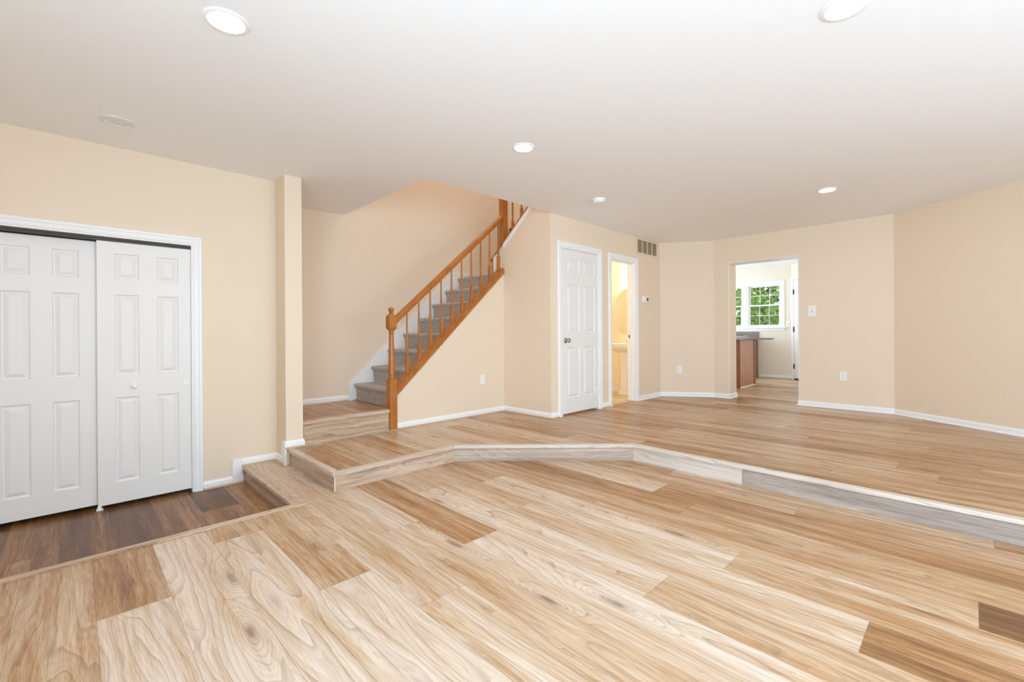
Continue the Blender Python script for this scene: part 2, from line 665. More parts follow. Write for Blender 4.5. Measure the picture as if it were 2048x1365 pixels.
floor_foyer = plank_floor('floor_entry', Z_FOY, [[(XB, YEDGE), (XST + .02, YEDGE), (XST + .02, 5.15), (XB, 5.15)]], 0.66 - PW * 3,
                          {}, {(r, k): [0.85, 1.05, 0.92, 1.15, 0.75][(r * 2 + k) % 5] for r in range(-8, 8) for k in range(-3, 5)}, seed=5)  # same planks, tones darkened to paint in the entry shade
struct(floor_foyer, 'lowest entry floor with shade put into its plank tones, before the sliding closet', 'floor')
floor_land = plank_floor('floor_landing', Z_LAND, [[(XP, YK - .01), (2.46, YK - .01), (2.46, YF), (XP, YF)]], 1.53,
                         {}, {(r, k): [0.5, 0.62, 0.45, 0.55][(r + k) % 4] for r in range(-3, 6) for k in range(0, 4)}, seed=9)
struct(floor_land, 'small plank landing at the foot of the carpeted stairs', 'floor')
mb = MB()
mb.box(5.12, 6.69, YC + .03, 5.1, -0.05, 0.004)
struct(mb.build('floor_bath', TILE), 'beige tile floor of the small bathroom', 'floor')


# ------------------------------------------------------------------ boards: risers and nosings
def board(mb, p0, p1, z0, z1, thick, tone, grey, seed):
    """upright plank face from p0 to p1 (plan), with a thickness behind it (to the left of p0->p1)."""
    d = Vector((p1[0] - p0[0], p1[1] - p0[1], 0))
    L = d.length
    d.normalize()
    nrm = Vector((-d.y, d.x, 0)) * thick
    off = random.Random(seed).random() * 40
    r = random.Random(seed).random()
    a, b = Vector((*p0, 0)), Vector((*p1, 0))
    mb.face([(a.x, a.y, z0), (b.x, b.y, z0), (b.x, b.y, z1), (a.x, a.y, z1)],
            [(0.02, off), (0.02, off + L), (0.02 + z1 - z0, off + L), (0.02 + z1 - z0, off)],
            [(1, 1)] * 4, (tone, r, grey))
    a2, b2 = a + nrm, b + nrm
    for q in ([a2, a, None], [b, b2, None]):
        mb.face([(q[0].x, q[0].y, z0), (q[1].x, q[1].y, z0), (q[1].x, q[1].y, z1), (q[0].x, q[0].y, z1)],
                [(0, off), (0, off + .01), (.1, off + .01), (.1, off)], [(1, 1)] * 4, (tone, r, grey))
    mb.face([(b2.x, b2.y, z0), (a2.x, a2.y, z0), (a2.x, a2.y, z1), (b2.x, b2.y, z1)],
            [(0, off), (0, off + L), (.1, off + L), (.1, off)], [(1, 1)] * 4, (tone, r, grey))


def nosing(path, z, out, width, lip, tone, grey, seed, name, label, rise=0.004):
    """square nosing along a plan path (room drop on the right of the path); mitred at the bends."""
    n = len(path)
    P = [Vector((p[0], p[1])) for p in path]
    dirs = [(P[i + 1] - P[i]).normalized() for i in range(n - 1)]
    right = [Vector((d.y, -d.x)) for d in dirs]

    def offs(i, o):
        if i == 0:
            return P[0] + right[0] * o
        if i == n - 1:
            return P[-1] + right[-1] * o
        a, b = right[i - 1], right[i]
        m = (a + b).normalized()
        return P[i] + m * (o / m.dot(a))
    prof = [(-(width - out), z), (-(width - out), z + rise), (out - .004, z + rise), (out, z + rise - .004), (out, z - lip), (out - .012, z - lip)]
    mb = MB()
    run = 0.0
    off = random.Random(seed).random() * 40
    for i in range(n - 1):
        L = (P[i + 1] - P[i]).length
        acc = 0.0
        for j in range(len(prof) - 1):
            (o0, z0), (o1, z1) = prof[j], prof[j + 1]
            step = math.hypot(o1 - o0, z1 - z0)
            a0, a1, b0, b1 = offs(i, o0), offs(i, o1), offs(i + 1, o0), offs(i + 1, o1)
            mb.face([(a0.x, a0.y, z0), (a1.x, a1.y, z1), (b1.x, b1.y, z1), (b0.x, b0.y, z0)],
                    [(.05 + acc, off + run), (.05 + acc + step, off + run), (.05 + acc + step, off + run + L), (.05 + acc, off + run + L)],
                    [(1, 1)] * 4, (tone + i * 0.02, random.Random(seed + i).random(), grey[i] if isinstance(grey, (list, tuple)) else grey))
            acc += step
        run += L
    for i, flip in ((0, False), (n - 1, True)):
        pts = [offs(i, o) for o, _ in prof]
        q = [(p.x, p.y, zz) for p, (_, zz) in zip(pts, prof)]
        mb.face(q if not flip else q[::-1], [(0.1, off)] * len(q), [(1, 1)] * len(q), (tone, 0.5, grey[0] if isinstance(grey, (list, tuple)) else grey))
    return struct(mb.build(name, PLANK), label, 'trim')


def riser(name, segs, z0, z1, label):
    mb = MB()
    for i, (p0, p1, tone, grey, sd) in enumerate(segs):
        board(mb, p0, p1, z0, z1, 0.012, tone, grey, sd)
    return struct(mb.build(name, PLANK), label, 'riser')


riser('trim_1', [((XS1, YP), (XS1, YS1 + .0006), 0.60, 0.4, 21)], Z_LIV, -0.004, 'weathered grey riser board on the left end of the raised platform')
riser('trim_2', [((XS1 + .0006, YS1), (XS2, YS1), 0.40, 0.30, 22)], Z_LIV, -0.004, 'riser board of the platform facing the entry side')
riser('trim_3', [((XS2, YS1), (XS3, YS3), 0.50, 0.65, 31)], Z_LIV, -0.004, 'grey riser board across the diagonal step')
riser('trim_4', [((XS3, YS3), (XS3, 1.225), 0.02, 0.85, 28)], Z_LIV, -0.004, 'whitish knotty riser board right of the diagonal step')
riser('trim_5', [((XS3, 1.222), (XS3, -0.6), 0.80, 0.9, 37), ((XS3, -0.603), (XS3, YB), 0.3, 0.9, 38)], Z_LIV, -0.004, 'long grey riser board running off to the right')
nosing([(XS1, YP + .01), (XS1, YS1), (XS2, YS1), (XS2 + .001, YS1 - .001)][:3], 0.0, 0.014, 0.05, 0.024, 0.18, 0.35, 51, 'trim_6', 'tan nosing round the platform corner by the pilaster')
nosing([(XS2, YS1), (XS3, YS3), (XS3, YB)], 0.0, 0.014, 0.06, 0.020, 0.02, 0.75, 57, 'trim_7', 'pale nosing along the diagonal and right edge of the dining floor')
riser('trim_8', [((XST, YL), (XST, YEDGE), 0.72, 0.45, 44)], Z_FOY, Z_LIV - .004, 'shaded riser board between entry floor and living floor')
nosing([(XST, YL), (XST, YEDGE)], Z_LIV, 0.014, 0.055, 0.024, 0.34, 0.35, 61, 'trim_9', 'nosing of the single step up from the entry floor')
riser('trim_10', [((XB, YEDGE + .012), (XST, YEDGE + .012), 0.5, 0.3, 45)][::-1], Z_FOY, Z_LIV - .004, 'low board under the living floor edge')
nosing([(XST + .06, YEDGE + .0), (XB, YEDGE + .0)], Z_LIV, 0.016, 0.05, 0.020, 0.36, 0.15, 63, 'trim_11', 'thin wood strip along the living floor edge above the entry', rise=0.007)
riser('trim_12', [((XP, YK), (2.357, YK), 0.34, 0.25, 46)], 0.0, Z_LAND - .004, 'knotty riser board under the stair landing')
nosing([(XP, YK), (2.358, YK)], Z_LAND, 0.016, 0.055, 0.030, 0.26, 0.2, 66, 'trim_13', 'nosing of the stair landing beside the newel post')
mb = MB()
mb.box(XS1 - .0145, XS1 - .0105, YS1 - .0145, YS1 - .0105, -.022, 0.002)
mb.box(XS1 - .0008, XS1 + .0035, YS1 - .0008, YS1 + .0035, Z_LIV, -0.0245)
struct(mb.build('trim_14', TRIM), 'thin white corner seam on the platform corner', 'trim')


# ------------------------------------------------------------------ walls
def wall(name, p0, p1, thick, z0, z1, openings=(), mat=WALL, label='', e0=0.0, e1=0.0):
    """room face from p0 to p1 with the room on the right; openings (s0, s1, za, zb)."""
    ang = math.atan2(p1[1] - p0[1], p1[0] - p0[0])
    L = math.hypot(p1[0] - p0[0], p1[1] - p0[1])
    fr = frame(p0[0], p0[1], ang)
    mb = MB()
    cuts = sorted({-e0, L + e1, *[o[0] for o in openings], *[o[1] for o in openings]})
    for a, b in zip(cuts[:-1], cuts[1:]):
        op = [o for o in openings if o[0] <= a + 1e-6 and o[1] >= b - 1e-6]
        if not op:
            mb.box(a, b, -thick, 0, z0, z1, fr)
        else:
            o = op[0]
            if o[2] > z0 + 1e-4:
                mb.box(a, b, -thick, 0, z0, o[2], fr)
            if o[3] < z1 - 1e-4:
                mb.box(a, b, -thick, 0, o[3], z1, fr)
    return struct(mb.build(name, mat), label, 'wall')


CL0, CL1, CLT = -0.47, 0.705, 1.762        # sliding closet opening
wall('wall_left', (XB, YL), (XL, YL), 0.12, Z_FOY, HC, [(CL0 - XB, CL1 - XB, Z_FOY, CLT)], label='cream wall with the sliding closet in it')
mb = MB()
mb.box(XL, XP, YP, YF + .1, Z_LIV - .02, HC)
struct(mb.build('wall_pilaster', WALL), 'narrow cream wall end between closet and stair landing', 'wall')
wall('wall_stair', (XP - .1, YF), (XO2, YF), 0.12, -0.1, 5.0, label='tall cream wall behind the carpeted stairs')
mb = MB()
KS = (1.835 - 0.407) / (4.018 - 2.46)
zk = lambda x: 0.407 + (x - 2.46) * KS
mb.prism([(2.43, -.02), (XK + .02, -.02), (XK + .02, zk(XK + .02)), (2.43, zk(2.43))], lambda a, b, k: (a, YK + .115 * k, b))
struct(mb.build('wall_knee', WALL), 'triangular cream knee wall under the oak stair rail', 'wall')
mb = MB()
US = 0.83
zu = lambda y: 2.148 + (4.37 - y) * US
mb.prism([(YC, -.02), (4.50, -.02), (4.50, zu(4.50) - .012), (YC, zu(YC) - .012)], lambda a, b, k: (XK + .115 * k, a, b))
struct(mb.build('wall_stair_side', WALL), 'cream wall below the upper stair flight, next to the hall closet door', 'wall')
D0, D1, DT = 4.214, 4.992, 2.072           # hall closet door opening
B0, B1, BT = 5.286, 5.930, 2.058           # bathroom opening
wall('wall_hall', (XK + .115, YC), (XE, YC), 0.115, -.02, HC,
     [(D0 - XK - .115, D1 - XK - .115, -.02, DT), (B0 - XK - .115, B1 - XK - .115, -.02, BT)], label='cream wall with closet door and bathroom doorway')
wall('wall_right_corner', (XE, YC), (XM, YM), 0.1, -.02, HC, label='short angled cream wall left of the kitchen opening', e0=.02, e1=.02)
K0, K1, KT = 1.675, 2.595, 2.060           # kitchen opening in y
wall('wall_right', (XM, YM), (XM, YR), XJ - XM, -.02, HC, [(YM - K1, YM - K0, -.02, KT)], label='cream wall with the kitchen opening')
wall('wall_right_bay', (XM, YR), (XRB, YB), 0.12, -.02, HC, label='angled cream wall at the right edge', e1=.1, e0=0.02)
WB = [(0.45, 3.35, 0.5, 2.1), (3.65, 4.55, 0.5, 2.1)]
wall('wall_back', (XRB + .1, YB), (XB - .1, YB), 0.14, Z_LIV - .02, HC, [(XRB + .1 - b, XRB + .1 - a, c, d) for a, b, c, d in WB], label='wall behind the camera with two added windows')
wall('wall_front', (XB, YB - .1), (XB, 5.3), 0.14, Z_FOY - .02, HC, [(1.5, 3.5, 0.35, 2.15)], label='entry side wall with an added window, behind the camera')
# closet and stair enclosures
mb = MB()
mb.box(XB, XL, 5.10, 5.2, Z_FOY, HC)
struct(mb.build('wall_closet_back', WALL), 'dark rear of the sliding closet', 'wall')
mb = MB()
mb.box(XO2, XO2 + .1, YC + .115, YF + .1, 0, 5.0)
struct(mb.build('wall_stair_end', WALL), 'far end wall of the stairwell', 'wall')
mb = MB()
mb.box(XO - .1, XO, YC - .1, YF, HC + .28, 5.0)
struct(mb.build('wall_upstairs_left', WALL), 'upstairs wall over the left edge of the stair opening', 'wall')
mb = MB()
mb.box(XO, XO2, YC - .1, YC, HC + .28, 5.0)
struct(mb.build('wall_upstairs_front', WALL), 'upstairs wall over the near edge of the stair opening', 'wall')
# bathroom
mb = MB()
mb.box(6.69, 6.79, YC + .10, 5.2, -.02, HC)
struct(mb.build('wall_bath_right', WALLB), 'yellow lit bathroom wall behind the pedestal sink', 'wall')
mb = MB()
mb.box(5.15, 6.69, 5.1, 5.2, -.02, HC)
mb.box(5.151, 5.17, YC + .115, 5.1, -.02, HC)
struct(mb.build('wall_bath_back', WALLB), 'rear bathroom wall', 'wall')
# kitchen
KWIN = (2.87, 4.55, 1.115, 2.075)           # y0, y1, z0, z1
wall('wall_kitchen', (XKW, 5.0), (XKW, 2.69), 0.14, -.02, HC, [(5.0 - KWIN[1], 5.0 - KWIN[0], KWIN[2], KWIN[3])], mat=WALLK, label='pale kitchen wall with the double-hung window')
KD0, KD1 = 0.055, 0.86
wall('wall_kitchen_angled', (XKW, 2.69), (XKW - 1.25, 1.44), 0.12, -.02, HC, [(KD0, KD1, -.02, 2.12)], mat=WALLK, label='angled kitchen wall with the white outer door', e1=.1)
wall('wall_kitchen_side', (XKW - 1.25, 1.44), (XJ, 1.44), 0.12, -.02, HC, mat=WALLK, label='hidden side wall of the kitchen')
wall('wall_kitchen_rear', (XJ, 5.0), (XKW + .1, 5.0), 0.12, -.02, HC, [(8.3 - XJ, 10.3 - XJ, 0.1, 2.2)], mat=WALLK, label='kitchen wall with the added glazed patio door')
mb = MB()
mb.box(XJ - .09, XJ, 2.84, 5.0, -.02, HC)
struct(mb.build('wall_kitchen_left', WALLK), 'kitchen side of the dining wall', 'wall')

# ceilings
mb = MB()
for x0, x1, y0, y1 in ((XB - .1, XJ, YB - .1, YC), (XB - .1, XO, YC, YF + .1), (XO2, XJ, YC, YF + .1)):
    mb.box(x0, x1, y0, y1, HC, HC + .28)
mb.box(XJ, 11.4, 0.8, 5.1, HC, HC + .28)
struct(mb.build('ceiling', CEIL), 'flat white ceiling with the stair opening cut in it', 'ceiling')
mb = MB()
mb.box(XO - .2, XO2 + .2, YC - .2, YF + .2, 5.0, 5.1)
struct(mb.build('ceiling_upstairs', CEIL), 'upstairs ceiling above the stairs', 'ceiling')


# ------------------------------------------------------------------ baseboards
def sweep(mb, path, prof, z):
    """profile (d out of wall, h) swept along a plan path; the room is on the right of the path; mitred."""
    n = len(path)
    P = [Vector((p[0], p[1])) for p in path]
    dirs = [(P[i + 1] - P[i]).normalized() for i in range(n - 1)]
    right = [Vector((d.y, -d.x)) for d in dirs]

    def offs(i, o):
        if i == 0:
            return P[0] + right[0] * o
        if i == n - 1:
            return P[-1] + right[-1] * o
        a, b = right[i - 1], right[i]
        m = (a + b).normalized()
        return P[i] + m * (o / m.dot(a))
    rings = [[(*offs(i, o), z + h) for o, h in prof] for i in range(n)]
    m = len(prof)
    V = [p for r in rings for p in r]
    F = [(i * m + j, i * m + (j + 1) % m, (i + 1) * m + (j + 1) % m, (i + 1) * m + j) for i in range(n - 1) for j in range(m)]
    F += [tuple(range(m)), tuple(range((n - 1) * m, n * m))]
    mb.mesh(V, F)


BASE_P = [(0, 0.0), (0.013, 0.0), (0.013, 0.046), (0.010, 0.055), (0.006, 0.062), (0.005, 0.068), (0, 0.068)]
SHOE_P = [(0, 0), (0.027, 0), (0.026, 0.007), (0.021, 0.013), (0.0135, 0.015), (0, 0.015)]


def baseboard(name, path, z, label, shoe=SHOE, extra=None):
    mb = MB()
    sweep(mb, path, BASE_P, z)
    if extra:
        extra(mb)
    o = struct(mb.build(name, TRIM), label, 'baseboard')
    if shoe:
        mb = MB()
        sweep(mb, path, SHOE_P, z)
        mb.build('shoe_moulding', shoe, o)
    return o


CW = 0.062     # casing width
def _step_left(mb):
    mb.box(XST - .088, XST - .0125, YL - .0155, YL, Z_FOY, Z_LIV + .068)


baseboard('baseboard_left', [(CL1 + CW, YL), (XST - .002, YL)], Z_FOY, 'short white baseboard right of the sliding closet, stepping up with the floor', extra=_step_left)


def _step_pil(mb):
    mb.box(XL - .0155, XL, YP - .0155, YP + .075, Z_LIV, 0.0685)


baseboard('baseboard_left_step', [(XST - .02, YL), (XL, YL), (XL, YP + .03)], Z_LIV, 'white baseboard on the step beside the narrow wall end', extra=_step_pil)
baseboard('baseboard_pilaster', [(XL - .012, YP), (XP, YP), (XP, YK)], 0.004, 'short white baseboard wrapped round the narrow wall end')
baseboard('baseboard_stair', [(XP, YF), (2.345, YF)], Z_LAND, 'white baseboard at the back of the stair landing')
baseboard('baseboard_knee', [(2.448, YK), (XK, YK), (XK, YC), (D0 - CW, YC)], 0, 'white baseboard along the knee wall and round to the closet door')
baseboard('baseboard_hall', [(D1 + CW, YC), (B0 - CW, YC)], 0, 'tiny white baseboard between closet door and bathroom doorway')
baseboard('baseboard_right_corner', [(B1 + CW, YC), (XE, YC), (XM, YM), (XM, K1), (XJ, K1)], 0, 'white baseboard from the bathroom doorway into the kitchen opening', shoe=TRIM)
baseboard('baseboard_right', [(XJ, K0), (XM, K0), (XM, YR), (XRB, YB)], 0, 'white baseboard right of the kitchen opening', shoe=TRIM)
baseboard('baseboard_kitchen', [(XKW, 3.34), (XKW, 2.69)], 0, 'white baseboard under the kitchen window')
baseboard('baseboard_bath', [(6.69, 5.1), (6.69, YC + .115)], 0.004, 'white baseboard behind the pedestal sink', shoe=None)


# ------------------------------------------------------------------ door casings, jambs
def casing(mb, fr, s0, s1, zt, zb, w=CW, prof=((0, 0.010), (0.2, 0.014), (0.55, 0.014), (0.62, 0.018), (0.92, 0.018), (1, 0.010))):
    base = [(s0, zb, -1, 0), (s0, zt, -1, 1), (s1, zt, 1, 1), (s1, zb, 1, 0)]
    P = [(0.0, 0.0)] + [(a * w, d) for a, d in prof] + [(w, 0.0)]
    V = []
    for s, z, ds, dz in base:
        V += [fr(s + ds * o, d, z + dz * o) for o, d in P]
    m = len(P)
    F = [(i * m + j, i * m + (j + 1) % m, (i + 1) * m + (j + 1) % m, (i + 1) * m + j) for i in range(3) for j in range(m)]
    F += [tuple(range(m)), tuple(range(3 * m, 4 * m))]
    mb.mesh(V, F)


def jamb(mb, fr, s0, s1, zt, zb, depth, t=0.018, stop=None):
    mb.box(s0 - .001, s0 + t, -depth, 0.002, zb, zt, fr)
    mb.box(s1 - t, s1 + .001, -depth, 0.002, zb, zt, fr)
    mb.box(s0 + t, s1 - t, -depth, 0.002, zt - t, zt, fr)
    if stop:
        a, b = stop
        mb.box(s0 + t, s0 + t + .011, -b, -a, zb, zt - t, fr)
        mb.box(s1 - t - .011, s1 - t, -b, -a, zb, zt - t, fr)
        mb.box(s0 + t + .011, s1 - t - .011, -b, -a, zt - t - .011, zt - t, fr)


F_LEFT = frame(0, YL, 0)          # s = x
F_HALL = frame(0, YC, 0)
F_BACK = frame(0, YF, 0)


def panel_door(mb, fr, s0, s1, z0, z1, d_front, thick, panels):
    """slab whose room face carries moulded panels; panels = (a0, a1, b0, b1) in s and z."""
    xs = sorted({s0, s1, *[p[0] for p in panels], *[p[1] for p in panels]})
    zs = sorted({z0, z1, *[p[2] for p in panels], *[p[3] for p in panels]})
    for a, b in zip(xs[:-1], xs[1:]):
        for c, d in zip(zs[:-1], zs[1:]):
            if any(p[0] <= a + 1e-6 and p[1] >= b - 1e-6 and p[2] <= c + 1e-6 and p[3] >= d - 1e-6 for p in panels):
                continue
            mb.mesh([fr(a, d_front, c), fr(b, d_front, c), fr(b, d_front, d), fr(a, d_front, d)], [(0, 1, 2, 3)])
    for a, b, c, d in panels:
        rings = [(0, 0), (0.005, -0.009), (0.014, -0.011), (0.036, -0.002), (0.041, -0.001)]
        V = []
        for i, dd in rings:
            V += [fr(a + i, d_front + dd, c + i), fr(b - i, d_front + dd, c + i), fr(b - i, d_front + dd, d - i), fr(a + i, d_front + dd, d - i)]
        Fc = []
        for r in range(len(rings) - 1):
            for j in range(4):
                Fc.append((r * 4 + j, r * 4 + (j + 1) % 4, (r + 1) * 4 + (j + 1) % 4, (r + 1) * 4 + j))
        k = (len(rings) - 1) * 4
        Fc.append((k, k + 1, k + 2, k + 3))
        mb.mesh(V, Fc)
    db = d_front - thick
    P = [fr(s0, d_front, z0), fr(s1, d_front, z0), fr(s1, d_front, z1), fr(s0, d_front, z1), fr(s0, db, z0), fr(s1, db, z0), fr(s1, db, z1), fr(s0, db, z1)]
    mb.mesh(P, [(4, 7, 6, 5), (0, 4, 5, 1), (1, 5, 6, 2), (2, 6, 7, 3), (3, 7, 4, 0)])


# sliding closet: casing, track, two doors
mb = MB()
casing(mb, F_LEFT, CL0, CL1, CLT + .008, Z_FOY)
jamb(mb, F_LEFT, CL0, CL1, CLT + .008, Z_FOY, 0.12, 0.012)
cas = struct(mb.build('trim_15', TRIM), 'white casing round the sliding closet', 'door trim')
mb = MB()
mb.box(CL0 + .012, CL1 - .012, -.100, -.004, CLT - .018, CLT - .005, F_LEFT)
mb.box(CL0 + .012, CL1 - .012, -.020, -.014, CLT - .034, CLT - .018, F_LEFT)
mb.box(CL0 + .012, CL1 - .012, -.060, -.055, CLT - .034, CLT - .018, F_LEFT)
mb.build('closet_track', TRACK, cas)

PZ = [(-0.092, 0.548), (0.720, 1.330), (1.447, 1.641)]
d2 = [(a, b, c, d) for a, b in ((0.222, 0.362), (0.474, 0.608)) for c, d in PZ]
d1 = [(a, b, c, d) for a, b in ((-0.108, 0.028), (-0.354, -0.216)) for c, d in PZ]
mb = MB()
panel_door(mb, F_LEFT, 0.122, 0.692, Z_FOY + .030, 1.728, -0.020, 0.034, d2)
door2 = struct(mb.build('door_1', DOORW), 'front white six-panel sliding closet door, on the right, with a small knob', 'door')
mb = MB()
panel_door(mb, F_LEFT, -0.458, 0.142, Z_FOY + .036, 1.722, -0.060, 0.034, d1)
struct(mb.build('door_2', DOORW), 'rear white six-panel sliding closet door, on the left edge', 'door')
mb = MB()
mb.lathe([(0.0, 0.0), (0.021, 0.0), (0.021, 0.004), (0.011, 0.008), (0.010, 0.018), (0.015, 0.024), (0.017, 0.030), (0.012, 0.035), (0.0, 0.036)],
         axis='y', fr=lambda x, y, z: F_LEFT(0.330 + x, y - .020, 0.632 + z), segs=20)
mb.build('door_knob', PLASTIC, door2)
mb = MB()
mb.lathe([(0.0, 0.0006), (0.016, 0.0006), (0.019, 0.0025), (0.023, 0.003), (0.0255, 0.0008), (0.0255, -0.002)], axis='y',
         fr=lambda x, y, z: F_LEFT(0.656 + x, y - .020, 0.632 + z), segs=20)
mb.build('finger_pull', PLASTIC, door2)
mb = MB()
mb.box(0.112, 0.150, -.058, -.012, Z_FOY, Z_FOY + .010, F_LEFT)
mb.box(0.118, 0.140, -.018, -.012, Z_FOY + .01, Z_FOY + .034, F_LEFT)
tag(mb.build('door_guide', PLASTIC, bevel=.001), 'small white plastic floor guide under the meeting of the sliding closet doors', 'door guide')

# hall closet door
mb = MB()
casing(mb, F_HALL, D0, D1, DT, 0)
jamb(mb, F_HALL, D0, D1, DT, 0, 0.115)
struct(mb.build('trim_16', TRIM), 'white casing round the hall closet door', 'door trim')
hz = [(0.212, 0.838), (1.026, 1.615), (1.762, 1.932)]
hp = [(a, b, c, d) for a, b in ((4.337, 4.580), (4.662, 4.905)) for c, d in hz]
mb = MB()
panel_door(mb, F_HALL, D0 + .020, D1 - .020, 0.024, DT - .022, -0.004, 0.036, hp)
hd = struct(mb.build('door_3', DOORW), 'closed white six-panel hall closet door with nickel knob', 'door')
mb = MB()
mb.lathe([(0.0, 0.0), (0.031, 0.0), (0.033, 0.003), (0.028, 0.009), (0.014, 0.012), (0.011, 0.030), (0.020, 0.040), (0.027, 0.050), (0.028, 0.058), (0.022, 0.066), (0.0, 0.068)],
         axis='y', fr=lambda x, y, z: F_HALL(D0 + .083 + x, y - .004, 0.925 + z), segs=24)
mb.build('door_knob', NICKEL, hd)
for zc in (1.75, 0.255):
    mb = MB()
    mb.lathe([(0, -.048), (0.005, -.046), (0.0062, -.042), (0.0062, 0.042), (0.005, 0.046), (0, .048)], origin=(0, 0, 0), segs=12,
             fr=lambda x, y, z: F_HALL(D1 - .019 + x, 0.004 + y, zc + z))
    mb.box(D1 - .040, D1 - .022, -.004, -.001, zc - .044, zc + .044, F_HALL)
    h = mb.build('hinge', PLASTIC, hd)
    mb = MB()
    for q in (-.030, -.003, .026):
        mb.box(D1 - .0255, D1 - .0125, 0.004, 0.0118, zc + q - .0012, zc + q + .0012, F_HALL)
    mb.build('hinge_gap', IVORY, h)
# bathroom doorway
mb = MB()
casing(mb, F_HALL, B0, B1, BT, 0)
jamb(mb, F_HALL, B0, B1, BT, 0, 0.128, stop=(0.040, 0.076))
bj = struct(mb.build('trim_17', TRIM), 'white casing and jamb of the open bathroom doorway', 'door trim')
mb = MB()
mb.box(B1 - .0195, B1 - .0175, -.110, -.084, 0.93, 0.985, F_HALL)
mb.build('strike_plate', NICKEL, bj)
mb = MB()
mb.box(B1 - .0200, B1 - .0176, -.103, -.091, 0.945, 0.970, F_HALL)
mb.build('strike_hole', DARK, bj)
mb = MB()
mb.box(B0 + .018, B1 - .018, -.120, -.004, 0.0, 0.008, F_HALL)
mb.build('threshold', SHOE, bj)
# thin white corner beads round the kitchen opening
FR_R = frame(XM, YM, -math.pi / 2)      # s = YM - y
mb = MB()
t = 0.006
mb.box(YM - K1 - t, YM - K1 + .001, -.02, .0012, 0.068, KT + t, FR_R)
mb.box(YM - K0 - .001, YM - K0 + t, -.02, .0012, 0.068, KT + t, FR_R)
mb.box(YM - K1, YM - K0, -.29, .0012, KT - .001, KT + t, FR_R)
mb.box(YM - K0 - .003, YM - K0 + .0, -.285, .0012, 0.07, KT, FR_R)
struct(mb.build('trim_18', TRIM), 'white painted edge round the kitchen opening', 'trim')

# ------------------------------------------------------------------ stairs
stair = empty('staircase', (2.40, 4.84, Z_LAND))
tag(stair, 'grey-brown carpeted staircase rising right behind the oak railing', 'stairs')
RISE, RUN, X1 = (1.830 - Z_LAND) / 8, 0.2237, 2.405
YS_A, YS_B = YK + .118, YF - .023
for i in range(8):
    xn = X1 + RUN * i
    zb, zt = Z_LAND + RISE * i + (0.0 if i == 0 else .002), Z_LAND + RISE * (i + 1)
    xe = xn + RUN + .028 if i < 7 else XK - .004
    prof = [(xn + .034, zb), (xn + .030, zt - .075), (xn + .018, zt - .052), (xn + .004, zt - .040)]
    for a in range(0, 100, 15):
        t = math.radians(a)
        prof.append((xn + .024 - .024 * math.cos(t), zt - .024 + .024 * math.sin(t)))
    prof += [(xe, zt), (xe, zb)]
    mb = MB()
    mb.prism(prof, lambda a, b, k: (a, YS_A + (YS_B - YS_A) * k, b))
    mb.smooth.add(0)
    mb.build('carpeted_step', CARPET, stair)
mb = MB()
mb.box(XK - .003, XO2 - .002, 4.536, YS_B, 1.60, 1.830)
mb.build('carpeted_landing', CARPET, stair)
# white skirt board with a moulded edge
SKS = (1.888 - 0.422) / (3.912 - 2.345)
zs = lambda x: 0.422 + (x - 2.345) * SKS
mb = MB()
sk = [(2.345, Z_LAND), (2.345, zs(2.345)), (3.905, 1.888), (XO2 - .002, 1.894), (XO2 - .002, 1.60), (2.40, Z_LAND)]
mb.prism(sk, lambda a, b, k: (a, YF - .002 - .018 * k, b))
w = 0.05
mb.prism([(2.343, Z_LAND), (2.343, zs(2.345) + .004), (3.903, 1.892), (XO2 - .003, 1.898), (XO2 - .003, 1.884), (3.912, 1.878), (2.375, zs(2.345) - .006), (2.375, Z_LAND)],
         lambda a, b, k: (a, YF - .002 - .026 * k, b))
mb.build('skirt_board', TRIM, stair)

rail = empty('stair_railing', (2.40, 4.345, 0))
tag(rail, 'golden oak stair railing with turned balusters on the sloped knee wall', 'railing')
YN = 4.350


def square_ring(mb, prof, cx, cy, axis='z'):
    """stack of square or octagonal sections: (half, z, chamfer)"""
    V, F = [], []
    for h, z, c in prof:
        V += [(cx + x * h, cy + y * h, z) for x, y in ((-1 + c, -1), (1 - c, -1), (1, -1 + c), (1, 1 - c), (1 - c, 1), (-1 + c, 1), (-1, 1 - c), (-1, -1 + c))]
    for j in range(len(prof) - 1):
        for i in range(8):
            F.append((j * 8 + i, j * 8 + (i + 1) % 8, (j + 1) * 8 + (i + 1) % 8, (j + 1) * 8 + i))
    F += [tuple(range(7, -1, -1)), tuple(range((len(prof) - 1) * 8, len(prof) * 8))]
    mb.mesh(V, F)


def newel(cx, cy, z0, zsq, zneck, zblk0, zblk1, top=True):
    mb = MB()
    h = .0415
    square_ring(mb, [(h, z0, .06), (h, zsq - .012, .06), (h - .006, zsq, .2)], cx, cy)
    mb.lathe([(0.034, zsq - .002), (0.037, zsq + .006), (0.037, zsq + .018), (0.031, zsq + .026), (0.033, zsq + .032), (0.034, zsq + .05), (0.031, zsq + .18), (0.025, zneck - .05),
              (0.022, zneck - .006), (0.028, zneck), (0.029, zneck + .008), (0.023, zneck + .014), (0.022, zneck + .03), (0.030, zblk0 - .002)], origin=(cx, cy, 0))
    square_ring(mb, [(.026, zblk0 - .004, .5), (h, zblk0 + .024, .12), (h + .001, zblk0 + .03, .08), (h + .001, zblk1 - .03, .08), (h, zblk1 - .024, .12), (.022, zblk1, .5)], cx, cy)
    if top:
        mb.lathe([(0.020, zblk1 - .004), (0.019, zblk1 + .006), (0.024, zblk1 + .012), (0.026, zblk1 + .018), (0.020, zblk1 + .022), (0.026, zblk1 + .030), (0.0315, zblk1 + .042), (0.031, zblk1 + .052), (0.022, zblk1 + .062), (0.010, zblk1 + .068), (0, zblk1 + .070)], origin=(cx, cy, 0))
    return mb


